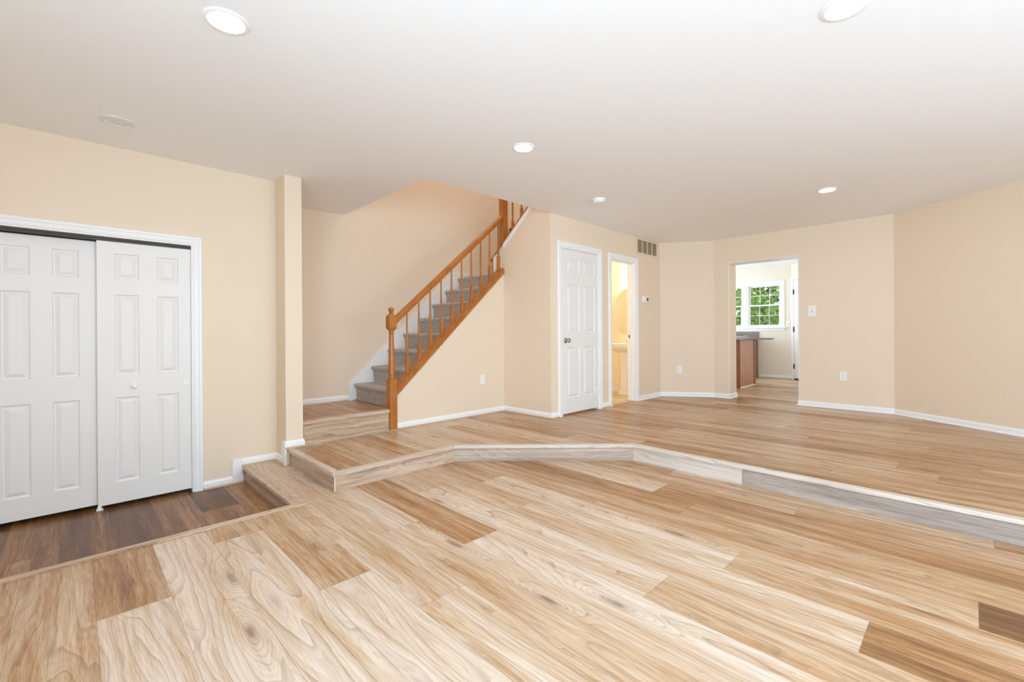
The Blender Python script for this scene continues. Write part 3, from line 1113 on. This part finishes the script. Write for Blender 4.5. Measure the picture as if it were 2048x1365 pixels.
newel(2.400, 4.322, 0.004, 0.545, 1.025, 1.055, 1.232).build('newel_post', OAK, rail)
mb = MB()
square_ring(mb, [(.0415, zu(4.42) - .05, .05), (.0415, 3.35, .05)], 4.072, 4.357)
mb.build('newel_post', OAK, rail)
mb = MB()
for q, s0, s1 in (((2.444, 2.450), 0, 0),):
    pass
# small plinth of flooring under the newel
mb.box(2.400 - .0445, 2.400 + .0445, 4.322 - .0445, 4.322 + .0, 0, 0.010)
mb.build('newel_plinth', SHOE, rail)

# oak cap board and edge trims on the knee wall
mb = MB()
x0, x1 = 2.436, XK - .001
n0 = Vector((-KS, 0, 1)).normalized()


def slab(mb, xa, xb, za, y0, y1, t0, t1):
    """board parallel to the knee-wall slope: t0..t1 above the slope line za(x)"""
    c = math.sqrt(1 + KS * KS)
    mb.prism([(xa, za(xa) + t0 * c), (xb, za(xb) + t0 * c), (xb, za(xb) + t1 * c), (xa, za(xa) + t1 * c)], lambda a, b, k: (a, y0 + (y1 - y0) * k, b))


slab(mb, x0, x1, zk, YK - .012, YK + .116, 0.0, 0.030)
mb.build('knee_wall_cap', OAK, rail, bevel=.003)
mb = MB()
slab(mb, x0, x1, zk, YK - .022, YK - .0125, -0.022, 0.012)
mb.build('cap_trim', OAK, rail, bevel=.003)
mb = MB()
mb.box(2.442, 2.452, YK - .008, YK + .006, 0.0, zk(2.45) - .03)
mb.build('newel_edge_strip', OAK, rail)
# handrail
HS = (2.481 - 1.149) / (4.009 - 2.494)
zh = lambda x: 1.149 + (x - 2.494) * HS
hp_ = [(-.020, 0.0), (.020, 0.0), (.020, .018), (.030, .024), (.0335, .036), (.031, .050), (.022, .062), (.010, .067), (-.010, .067), (-.022, .062), (-.031, .050), (-.0335, .036), (-.030, .024), (-.020, .018)]
mb = MB()
V, Fh = [], []
for x in (2.440, 4.034):
    for a, b in hp_:
        V.append((x - b * HS * .45, YN + a, zh(x) + b * 1.0))
m = len(hp_)
Fh = [(j, (j + 1) % m, m + (j + 1) % m, m + j) for j in range(m)] + [tuple(range(m)), tuple(range(m, 2 * m))]
mb.mesh(V, Fh)
mb.smooth.add(0)
mb.build('handrail', OAK, rail)


def baluster(mb, cx, cy, z0, zt, slope_x=0.0, slope_y=0.0, sq=0.20):
    hb = .0155
    zb_ = z0 + sq
    V = [(cx + sx * hb, cy + sy * hb, z0 + sx * hb * slope_x + sy * hb * slope_y - .004) for sx, sy in ((-1, -1), (1, -1), (1, 1), (-1, 1))]
    V += [(cx + sx * hb, cy + sy * hb, zb_ - .012) for sx, sy in ((-1, -1), (1, -1), (1, 1), (-1, 1))]
    V += [(cx + sx * .010, cy + sy * .010, zb_) for sx, sy in ((-1, -1), (1, -1), (1, 1), (-1, 1))]
    mb.mesh(V, [(3, 2, 1, 0), (0, 1, 5, 4), (1, 2, 6, 5), (2, 3, 7, 6), (3, 0, 4, 7), (4, 5, 9, 8), (5, 6, 10, 9), (6, 7, 11, 10), (7, 4, 8, 11), (8, 9, 10, 11)])
    mb.lathe([(.010, zb_ - .004), (.0085, zb_ + .006), (.0095, zb_ + .012), (.0135, zb_ + .018), (.0135, zb_ + .026), (.0095, zb_ + .032), (.0105, zb_ + .050), (.0125, zb_ + .075),
              (.0135, zb_ + .10), (.0115, zb_ + .2), (.0088, zt - .05), (.0080, zt + .02)], origin=(cx, cy, 0), segs=14)


CAPT = 0.030 * math.sqrt(1 + KS * KS)
bx = [2.606 + .1514 * i for i in range(10)]
for x in bx:
    mb = MB()
    baluster(mb, x, YN, zk(x) + CAPT, zh(x), slope_x=KS)
    mb.build('baluster', OAK, rail)
# upper flight: oak cap and white skirt on the sloped wall top, balusters up past the ceiling
mb = MB()
cu = math.sqrt(1 + US * US)
mb.prism([(4.555, zu(4.555)), (YC, zu(YC)), (YC, zu(YC) + .022 * cu), (4.555, zu(4.555) + .022 * cu)], lambda a, b, k: (XK - .010 + .135 * k, a, b - .012))
mb.build('upper_wall_cap', OAK, rail, bevel=.003)
mb = MB()
mb.prism([(YK + .0, zu(YK) - .013), (YC, zu(YC) - .013), (YC, zu(YC) - .075), (YK + .0, zu(YK) - .075)], lambda a, b, k: (XK - .008 * (1 - k), a, b))
mb.prism([(4.50, 1.84), (4.50, zu(4.5) - .013), (4.46, zu(4.46) - .013), (4.46, 1.84)], lambda a, b, k: (XK - .008 * (1 - k), a, b))
mb.build('upper_skirt', TRIM, rail)
mb = MB()
mb.box(XK + .0, XK + .03, 4.502, 4.530, 1.832, zu(4.52) - .013)
mb.build('wall_end_post', OAK, rail)
for y in (4.182, 4.018):
    mb = MB()
    baluster(mb, 4.072, y, zu(y) + .010, zu(y) + .78, slope_y=-US, sq=.17)
    mb.build('baluster', OAK, rail)
mb = MB()
mb.prism([(4.32, zu(4.32) + .78), (YC, zu(YC) + .78), (YC, zu(YC) + .85), (4.32, zu(4.32) + .85)], lambda a, b, k: (4.045 + .055 * k, a, b))
mb.build('upper_handrail', OAK, rail, bevel=.012)


# ------------------------------------------------------------------ lights on the ceiling
def downlight(x, y, r, lit, label):
    t = empty('recessed_light', (x, y, HC))
    tag(t, label, 'ceiling light', 'recessed ceiling downlights')
    mb = MB()
    mb.lathe([(r, 0.0), (r, -.003), (r - .006, -.006), (r * .80, -.007), (r * .77, -.003), (r * .77, 0)], origin=(x, y, HC), segs=40)
    mb.build('trim_ring', TRIM if lit else LENS_OFF, t)
    mb = MB()
    if lit:
        mb.lathe([(r * .775, -.0032), (r * .55, -.0045), (0.0, -.005)], origin=(x, y, HC), segs=40)
        mb.build('lens', LENS_ON, t)
    else:
        mb.lathe([(r * .775, -.0032), (r * .70, -.001), (r * .62, -.0005), (0.0, -.0003)], origin=(x, y, HC), segs=40)
        mb.build('lens', LENS_OFF, t)
    return t


downlight(0.500, 2.365, .092, True, 'lit recessed downlight in the ceiling, largest one, top left above the entry side')
downlight(2.420, 0.385, .092, True, 'lit recessed downlight cut by the top edge of the photo')
downlight(2.460, 2.402, .088, True, 'lit recessed downlight in the ceiling in front of the stair opening')
downlight(5.410, 1.016, .088, True, 'lit recessed downlight farthest off, in front of the kitchen opening')
downlight(0.215, 3.970, .092, False, 'unlit recessed downlight in the ceiling above the sliding closet')

sd = empty('smoke_detector', (3.995, 2.785, HC))
tag(sd, 'small round white smoke detector on the ceiling near the hall closet', 'smoke detector')
mb = MB()
mb.lathe([(.074, 0), (.074, -.010), (.071, -.014)], origin=(3.995, 2.785, HC), segs=36)
mb.build('base_plate', PLASTIC, sd)
mb = MB()
mb.lathe([(.062, -.013), (.060, -.030), (.052, -.037), (.020, -.040), (0, -.040)], origin=(3.995, 2.785, HC), segs=36)
mb.build('cover', PLASTIC, sd)

# ------------------------------------------------------------------ wall fittings
def vent():
    s0, s1, z0, z1 = 5.944, 6.610, 2.190, 2.436
    t = empty('air_vent', F_HALL(5.95, 0, 2.19))
    tag(t, 'large return air grille with four louvre columns high above the thermostat', 'vent')
    mb = MB()
    mb.box(s0 + .03, s1 - .03, 0.0005, 0.002, z0 + .025, z1 - .025, F_HALL)
    mb.build('duct_backing', DUCT, t)
    mb = MB()
    a0, a1, c0, c1 = 5.990, 6.560, 2.217, 2.410
    mb.box(s0, s1, 0, .008, z0, c0, F_HALL)
    mb.box(s0, s1, 0, .008, c1, z1, F_HALL)
    mb.box(s0, a0, 0, .008, c0, c1, F_HALL)
    mb.box(a1, s1, 0, .008, c0, c1, F_HALL)
    w = (a1 - a0) / 4
    for i in range(1, 4):
        mb.box(a0 + i * w - .008, a0 + i * w + .008, 0, .008, c0, c1, F_HALL)
    mb.build('frame', VENTM, t)
    mb = MB()
    for i in range(4):
        for j in range(13):
            z = c0 + .008 + j * (c1 - c0) / 13
            x0, x1 = a0 + i * w + .006, a0 + (i + 1) * w - .006
            mb.mesh([F_HALL(x0, .0025, z + .006), F_HALL(x1, .0025, z + .006), F_HALL(x1, .0075, z - .001), F_HALL(x0, .0075, z - .001)], [(0, 1, 2, 3)])
    lv = mb.build('louvres', VENTM, t)
    sol = lv.modifiers.new('thick', 'SOLIDIFY')
    sol.thickness = .0012


vent()
th = empty('thermostat', F_HALL(6.2, 0, 1.52))
tag(th, 'small white thermostat with grey screen right of the bathroom doorway', 'thermostat')
mb = MB()
mb.box(6.120, 6.282, 0, .024, 1.470, 1.562, F_HALL, bev=.004)
mb.build('housing', PLASTIC, th)
mb = MB()
mb.box(6.214, 6.268, .0242, .0255, 1.492, 1.545, F_HALL)
mb.build('display', LCD, th)


def outlet(fr, s, z, label, slots=True, group='wall outlets'):
    w, h = .036, .058
    t = empty('wall_outlet', fr(s, 0, z))
    tag(t, label, 'outlet', group)
    mb = MB()
    mb.box(s - w, s + w, 0, .006, z - h, z + h, fr, bev=.002)
    mb.build('cover_plate', PLASTIC, t)
    for dz in (-.020, .020):
        mb = MB()
        mb.box(s - .017, s + .017, .006, .009, z + dz - .014, z + dz + .014, fr, bev=.001)
        r = mb.build('receptacle', PLASTIC, t)
        mb = MB()
        for ds in (-.0065, .0065):
            mb.box(s + ds - .0014, s + ds + .0014, .009, .0095, z + dz - .001, z + dz + .008, fr)
        mb.lathe([(.0028, .009), (.0028, .0095), (0, .0095)], axis='y', fr=lambda x, y, zz: fr(s + x, y, z + dz - .007 + zz), segs=8)
        mb.build('slots', DARK if slots else IVORY, r)
    return t


F_KNEE = frame(0, YK, 0)
ANG_C = math.atan2(YM - YC, XM - XE)
F_CORN = frame(XE, YC, ANG_C)
outlet(F_KNEE, 3.645, 0.440, 'white outlet low on the knee wall under the stair railing', False)
outlet(F_CORN, 0.283, 0.425, 'white outlet on the angled wall left of the kitchen opening', False)
outlet(FR_R, YM - 1.174, 0.430, 'white outlet low on the wall right of the kitchen opening')


def switch(fr, s, z, label, w=.045, h=.072):
    t = empty('light_switch', fr(s, 0, z))
    tag(t, label, 'light switch')
    mb = MB()
    mb.box(s - w, s + w, 0, .006, z - h, z + h, fr, bev=.002)
    mb.build('cover_plate', PLASTIC, t)
    mb = MB()
    mb.box(s - .005, s + .005, .006, .017, z - .006, z + .012, fr, bev=.001)
    mb.build('toggle', PLASTIC, t)
    mb = MB()
    mb.box(s - .0075, s + .0075, .006, .0066, z - .014, z + .014, fr)
    mb.build('toggle_slot', IVORY, t)


switch(FR_R, YM - 1.516, 1.291, 'white toggle switch on the wall right of the kitchen opening')
F_KW = frame(XKW, 5.0, -math.pi / 2)    # s = 5 - y
switch(F_KW, 5.0 - 2.757, 1.178, 'white switch plate between kitchen window and outer door', .042, .068)

# ------------------------------------------------------------------ kitchen window
def double_hung(fr, s0, s1, z0, z1, parent, cols=3):
    """frame + two sashes with grilles and panes; each pane its own part"""
    zm = (z0 + z1) / 2
    mb = MB()
    f = .034
    mb.box(s0, s0 + f, -.10, .0, z0, z1, fr)
    mb.box(s1 - f, s1, -.10, .0, z0, z1, fr)
    mb.box(s0 + f, s1 - f, -.10, .0, z1 - f, z1, fr)
    mb.box(s0 + f, s1 - f, -.10, .0, z0, z0 + f * .6, fr)
    mb.build('window_frame', TRIM, parent)
    for za, zb, dep in ((zm - .012, z1 - f, -.085), (z0 + f * .6, zm + .018, -.05)):
        a, b, r = s0 + f, s1 - f, .030
        mb = MB()
        mb.box(a, a + r, dep, dep + .028, za, zb, fr)
        mb.box(b - r, b, dep, dep + .028, za, zb, fr)
        mb.box(a + r, b - r, dep, dep + .028, za, za + r, fr)
        mb.box(a + r, b - r, dep, dep + .028, zb - r, zb, fr)
        sash = mb.build('sash', TRIM, parent)
        mb = MB()
        mb.box(a + r, b - r, dep + .012, dep + .015, za + r, zb - r, fr)
        mb.build('pane', GLASS, sash)
        mb = MB()
        for i in range(1, cols):
            s = a + r + (b - a - 2 * r) * i / cols
            mb.box(s - .005, s + .005, dep + .016, dep + .020, za + r, zb - r, fr)
        z = (za + zb) / 2
        mb.box(a + r, b - r, dep + .0165, dep + .0195, z - .005, z + .005, fr)
        mb.build('muntins', TRIM, sash)


w1 = empty('window_1', (XKW, 3.7, 1.1))
struct(w1, 'white double-hung kitchen window with green trees outside', 'window')
sA, sB = 5.0 - KWIN[1], 5.0 - KWIN[0]
sm = 5.0 - 3.615
double_hung(F_KW, sm + .035, sB, KWIN[2], KWIN[3], w1)
double_hung(F_KW, sA, sm - .035, KWIN[2], KWIN[3], w1)
mb = MB()
mb.box(sm - .035, sm + .035, -.10, .010, KWIN[2], KWIN[3], F_KW)
casing(mb, F_KW, sA, sB, KWIN[3], KWIN[2], w=.055)
mb.box(sA - .075, sB + .075, -.02, .045, KWIN[2] - .026, KWIN[2], F_KW)
mb.box(sA - .055, sB + .055, 0, .014, KWIN[2] - .085, KWIN[2] - .026, F_KW)
mb.build('window_casing', TRIM, w1)
# windows added out of view to carry the fill lights (plain frames with glass)
def simple_window(name, fr, s0, s1, z0, z1, label, n=2):
    w = empty(name, fr(s0, 0, z0))
    struct(w, label, 'window')
    mb = MB()
    casing(mb, fr, s0, s1, z1, z0)
    mb.box(s0 - .06, s1 + .06, 0, .04, z0 - .06, z0, fr)
    for i in range(n + 1):
        s = s0 + (s1 - s0) * i / n
        mb.box(max(s0, s - .03), min(s1, s + .03), -.13, -.07, z0, z1, fr)
    mb.box(s0, s1, -.13, -.07, z0, z0 + .05, fr)
    mb.box(s0, s1, -.13, -.07, z1 - .05, z1, fr)
    mb.build('window_frame', TRIM, w)
    for i in range(n):
        a, b = s0 + (s1 - s0) * i / n + .03, s0 + (s1 - s0) * (i + 1) / n - .03
        mb = MB()
        mb.box(a, b, -.102, -.098, z0 + .05, z1 - .05, fr)
        mb.build('pane', GLASS, w)


FB = frame(XRB + .1, YB, math.pi)
simple_window('added_window_2', FB, XRB + .1 - WB[0][1], XRB + .1 - WB[0][0], .5, 2.1, 'wide white living room window added behind the camera for its fill light', 3)
simple_window('added_window_3', FB, XRB + .1 - WB[1][1], XRB + .1 - WB[1][0], .5, 2.1, 'white dining side window added behind the camera for its fill light', 2)
FW = frame(XB, YB - .1, math.pi / 2)
simple_window('added_window_4', FW, 1.5, 3.5, .35, 2.15, 'large white front window added behind the camera for its fill light', 3)
FKR = frame(XJ, 5.0, 0)
simple_window('added_window_5', FKR, 8.3 - XJ, 10.3 - XJ, .1, 2.2, 'glazed kitchen patio door added out of view for its fill light', 2)

# kitchen outer door
FKD = frame(XKW, 2.69, math.atan2(-1.25, -1.25))
mb = MB()
casing(mb, FKD, KD0, KD1, 2.12, 0, w=.05)
jamb(mb, FKD, KD0, KD1, 2.12, 0, 0.12)
struct(mb.build('trim_19', TRIM), 'white casing of the kitchen outer door', 'door trim')
mb = MB()
panel_door(mb, FKD, KD0 + .022, KD1 - .022, 0.03, 2.095, -.006, .04, [(a, b, c, d) for a, b in ((.19, .42), (.50, .73)) for c, d in ((.25, .85), (1.05, 1.65), (1.78, 1.95))])
kd = struct(mb.build('door_4', DOORW), 'white outer door in the angled kitchen wall', 'door')
for zc in (1.85, 1.06, 0.28):
    mb = MB()
    mb.lathe([(0, -.055), (0.008, -.053), (0.008, .053), (0, .055)], segs=10, fr=lambda x, y, z: FKD(KD0 + .019 + x, .004 + y, zc + z))
    mb.box(KD0 + .004, KD0 + .036, -.005, -.001, zc - .05, zc + .05, FKD)
    mb.build('hinge', HINGEM, kd)
mb = MB()
mb.box(KD0 + .018, KD1 - .018, -.118, .0, .0, .022, FKD)
mb.build('threshold', DARK, kd)

# kitchen cabinets and counters
cb = empty('base_cabinet', (8.95, 3.2, 0))
tag(cb, 'maple kitchen base cabinet end seen through the kitchen opening', 'cabinet')
mb = MB()
mb.box(8.50, 9.34, 2.945, 3.55, 0.0, 0.862)
mb.build('body', CABD, cb)
mb = MB()
mb.box(8.555, 9.300, 2.930, 2.945, 0.015, 0.860)
mb.build('end_panel', CAB, cb)
mb = MB()
mb.box(9.27, 9.34, 2.92, 2.945, 0.015, 0.860)
mb.build('corner_post', CABD, cb)
mb = MB()
sweep(mb, [(8.545, 2.930), (9.34, 2.930)], [(0, 0), (.012, 0), (.010, .016), (0, .018)], 0)
mb.build('shoe_moulding', TRIM, cb)
mb = MB()
mb.prism([(8.44, 2.895), (9.02, 2.895), (9.34, 2.62), (9.44, 2.62), (9.44, 3.58), (8.44, 3.58)], lambda a, b, k: (a, b, .864 + .030 * k))
tag(mb.build('countertop', GRANITE, bevel=.004), 'speckled granite counter slab with a jutting end on the near maple cabinet', 'countertop')
cb = empty('base_cabinet', (10.5, 4.1, 0))
tag(cb, 'brown base cabinet against the window wall behind the near cabinet', 'cabinet')
mb = MB()
mb.box(10.27, XKW - .003, 3.35, 4.95, 0.0, 0.882)
mb.build('body', CABD, cb)
mb = MB()
mb.box(10.25, 10.268, 3.37, 4.93, 0.11, 0.872)
mb.build('door', CAB, cb)
mb = MB()
mb.box(10.22, XKW - .003, 3.33, 4.96, .884, .914)
ct = tag(mb.build('countertop', GRANITE, bevel=.004), 'speckled granite counter with splashback below the kitchen window', 'countertop')
mb = MB()
mb.box(XKW - .024, XKW - .003, 3.33, 4.96, .915, 1.015)
mb.build('backsplash', GRANITE, ct)
mb = MB()
mb.box(10.30, 10.78, 3.50, 4.20, .915, .926, bev=.004)  # white slab added to stand for the counter's bright reflection
sk_ = tag(mb.build('glare_slab', PORC), 'white cooktop with dark discs, added for the bright reflection on the counter by the window', 'glare_slab')
for cx, cy in ((10.42, 3.68), (10.42, 4.02), (10.66, 3.68), (10.66, 4.02)):
    mb = MB()
    mb.lathe([(.085, 0), (.085, .010), (.06, .013), (0, .013)], origin=(cx, cy, .926), segs=20)
    mb.build('dark_disc', DARK, sk_)

# ------------------------------------------------------------------ bathroom
SY = 4.020
sink = empty('pedestal_sink', (6.45, SY, 0))
tag(sink, 'white porcelain pedestal sink seen through the bathroom doorway', 'sink')


def ellipse_stack(mb, rings, cx, cy, segs=36, flat=None):
    V, F = [], []
    for rx, ry, z, dx in rings:
        for i in range(segs):
            a = 2 * math.pi * i / segs
            x = cx + dx + rx * math.cos(a)
            if flat is not None:
                x = min(x, flat)
            V.append((x, cy + ry * math.sin(a), z))
    for j in range(len(rings) - 1):
        for i in range(segs):
            F.append((j * segs + i, j * segs + (i + 1) % segs, (j + 1) * segs + (i + 1) % segs, (j + 1) * segs + i))
    F += [tuple(range(segs - 1, -1, -1)), tuple(range((len(rings) - 1) * segs, len(rings) * segs))]
    mb.mesh(V, F, True)


mb = MB()
ellipse_stack(mb, [(.10, .11, .690, .05), (.17, .19, .715, .02), (.225, .255, .760, 0), (.245, .280, .805, 0), (.250, .285, .835, 0), (.243, .278, .842, 0),
                   (.200, .225, .838, -.02), (.185, .210, .815, -.02), (.12, .14, .735, -.02), (.04, .04, .725, -.02)], 6.445, SY, flat=6.688)
mb.build('basin', PORC, sink)
mb = MB()
ellipse_stack(mb, [(.125, .125, .004, 0), (.122, .122, .03, 0), (.098, .100, .09, 0), (.085, .092, .25, 0), (.082, .092, .45, 0), (.095, .11, .60, 0), (.115, .135, .700, 0), (.12, .14, .73, 0)], 6.50, SY)
mb.build('pedestal', PORC, sink)
fc = None
mb = MB()
mb.box(6.585, 6.635, SY - .075, SY + .075, .838, .856, bev=.006)
mb.lathe([(.018, .85), (.016, .90), (.012, .915), (0, .916)], origin=(6.61, SY, 0), segs=16)
mb.tube([(6.61, SY, .885), (6.57, SY, .905), (6.53, SY, .900), (6.50, SY, .880)], .010)
faucet = mb.build('faucet', CHROME, sink)
for dy in (-.06, .06):
    mb = MB()
    mb.lathe([(.013, .85), (.012, .878), (.016, .882), (.014, .90), (0, .902)], origin=(6.61, SY + dy, 0), segs=14)
    mb.tube([(6.61, SY + dy, .893), (6.60, SY + dy * 1.9, .906)], [.006, .004])
    mb.build('tap_handle', CHROME, faucet)
mr = empty('bath_mirror', (6.68, 4.07, 1.36))
tag(mr, 'frameless round-ended oval mirror over the pedestal sink', 'mirror')
mb = MB()
V, F = [], []
for xx, k in ((6.688, 1.0), (6.680, 1.0), (6.676, .975)):
    for i in range(56):
        a = 2 * math.pi * i / 56
        V.append((xx, 4.065 + .300 * k * math.cos(a), 1.362 + .400 * k * math.sin(a)))
for j in range(2):
    for i in range(56):
        F.append((j * 56 + i, j * 56 + (i + 1) % 56, (j + 1) * 56 + (i + 1) % 56, (j + 1) * 56 + i))
F += [tuple(range(112, 168)), tuple(range(56))]
mb.mesh(V, F)
mb.build('mirror_glass', MIRROR, mr)
vl = empty('vanity_light', (6.65, 3.86, 1.93))
tag(vl, 'glowing vanity light bar hidden past the bathroom door jamb above the mirror', 'wall light')
mb = MB()
mb.box(6.655, 6.688, 3.66, 4.04, 1.88, 1.96, bev=.005)
mb.build('back_plate', CHROME, vl)
for y in (3.74, 3.85, 3.96):
    mb = MB()
    bm = bmesh.new()
    bmesh.ops.create_uvsphere(bm, u_segments=16, v_segments=10, radius=.042)
    bm.verts.index_update()
    mb.mesh([(v.co.x + 6.612, v.co.y + y, v.co.z + 1.92) for v in bm.verts], [[v.index for v in f.verts] for f in bm.faces], True)
    bm.free()
    mb.build('bulb', BULB, vl)

# ------------------------------------------------------------------ outdoors, seen through the kitchen window
mb = MB()
mb.box(11.3, 40, -20, 30, -0.75, -0.7)
struct(mb.build('ground', GRASS), 'green lawn outside the kitchen window', 'ground')


def tree(x, y, h, r, n, mat, label, seed, leaf=.10):
    rnd = random.Random(seed)
    t = empty('tree', (x, y, -.7))
    tag(t, label, 'tree', 'trees outside the kitchen window')
    mb = MB()
    mb.tube([(x, y, -.7), (x + .05, y, .6), (x - .04, y + .06, h * .55), (x, y, h * .9)], [.16, .12, .09, .03])
    cl = []
    for i in range(26):
        a, e = rnd.random() * 6.28, rnd.random()
        q = (x + r * .8 * math.cos(a) * rnd.uniform(.4, 1), y + r * .8 * math.sin(a) * rnd.uniform(.4, 1), .2 + (h - .4) * e)
        cl.append(q)
        mb.tube([(x, y, max(-.2, q[2] - .5)), ((x + q[0]) / 2, (y + q[1]) / 2, q[2] - .15), q], [.04, .025, .008], 6)
    mb.build('trunk', BARK, t)
    mb = MB()
    for i in range(n):
        c = rnd.choice(cl)
        p = Vector((rnd.gauss(c[0], r * .24), rnd.gauss(c[1], r * .24), rnd.gauss(c[2], r * .22)))
        d = Vector((rnd.uniform(-1, 1), rnd.uniform(-1, 1), rnd.uniform(-.9, .5))).normalized()
        s_ = d.orthogonal().normalized() * leaf * .32
        L = d * leaf * rnd.uniform(.7, 1.3)
        mid = p + L * .5 + Vector((0, 0, leaf * .08))
        mb.mesh([tuple(p), tuple(mid + s_), tuple(p + L), tuple(mid - s_)], [(0, 1, 2, 3)])
    mb.build('crown', mat, t)


tree(14.4, 4.30, 4.6, 1.25, 4200, LEAF_L, 'bright green leafy tree close outside the kitchen window', 4, .17)
tree(19.4, 9.2, 6.0, 1.9, 3600, LEAF_D, 'dark green tree standing at the left behind the bright one outside the window', 5, .24)
tree(20.2, 4.4, 5.6, 1.9, 3600, LEAF_D, 'dark green tree straight beyond the bright one outside the kitchen window', 6, .24)
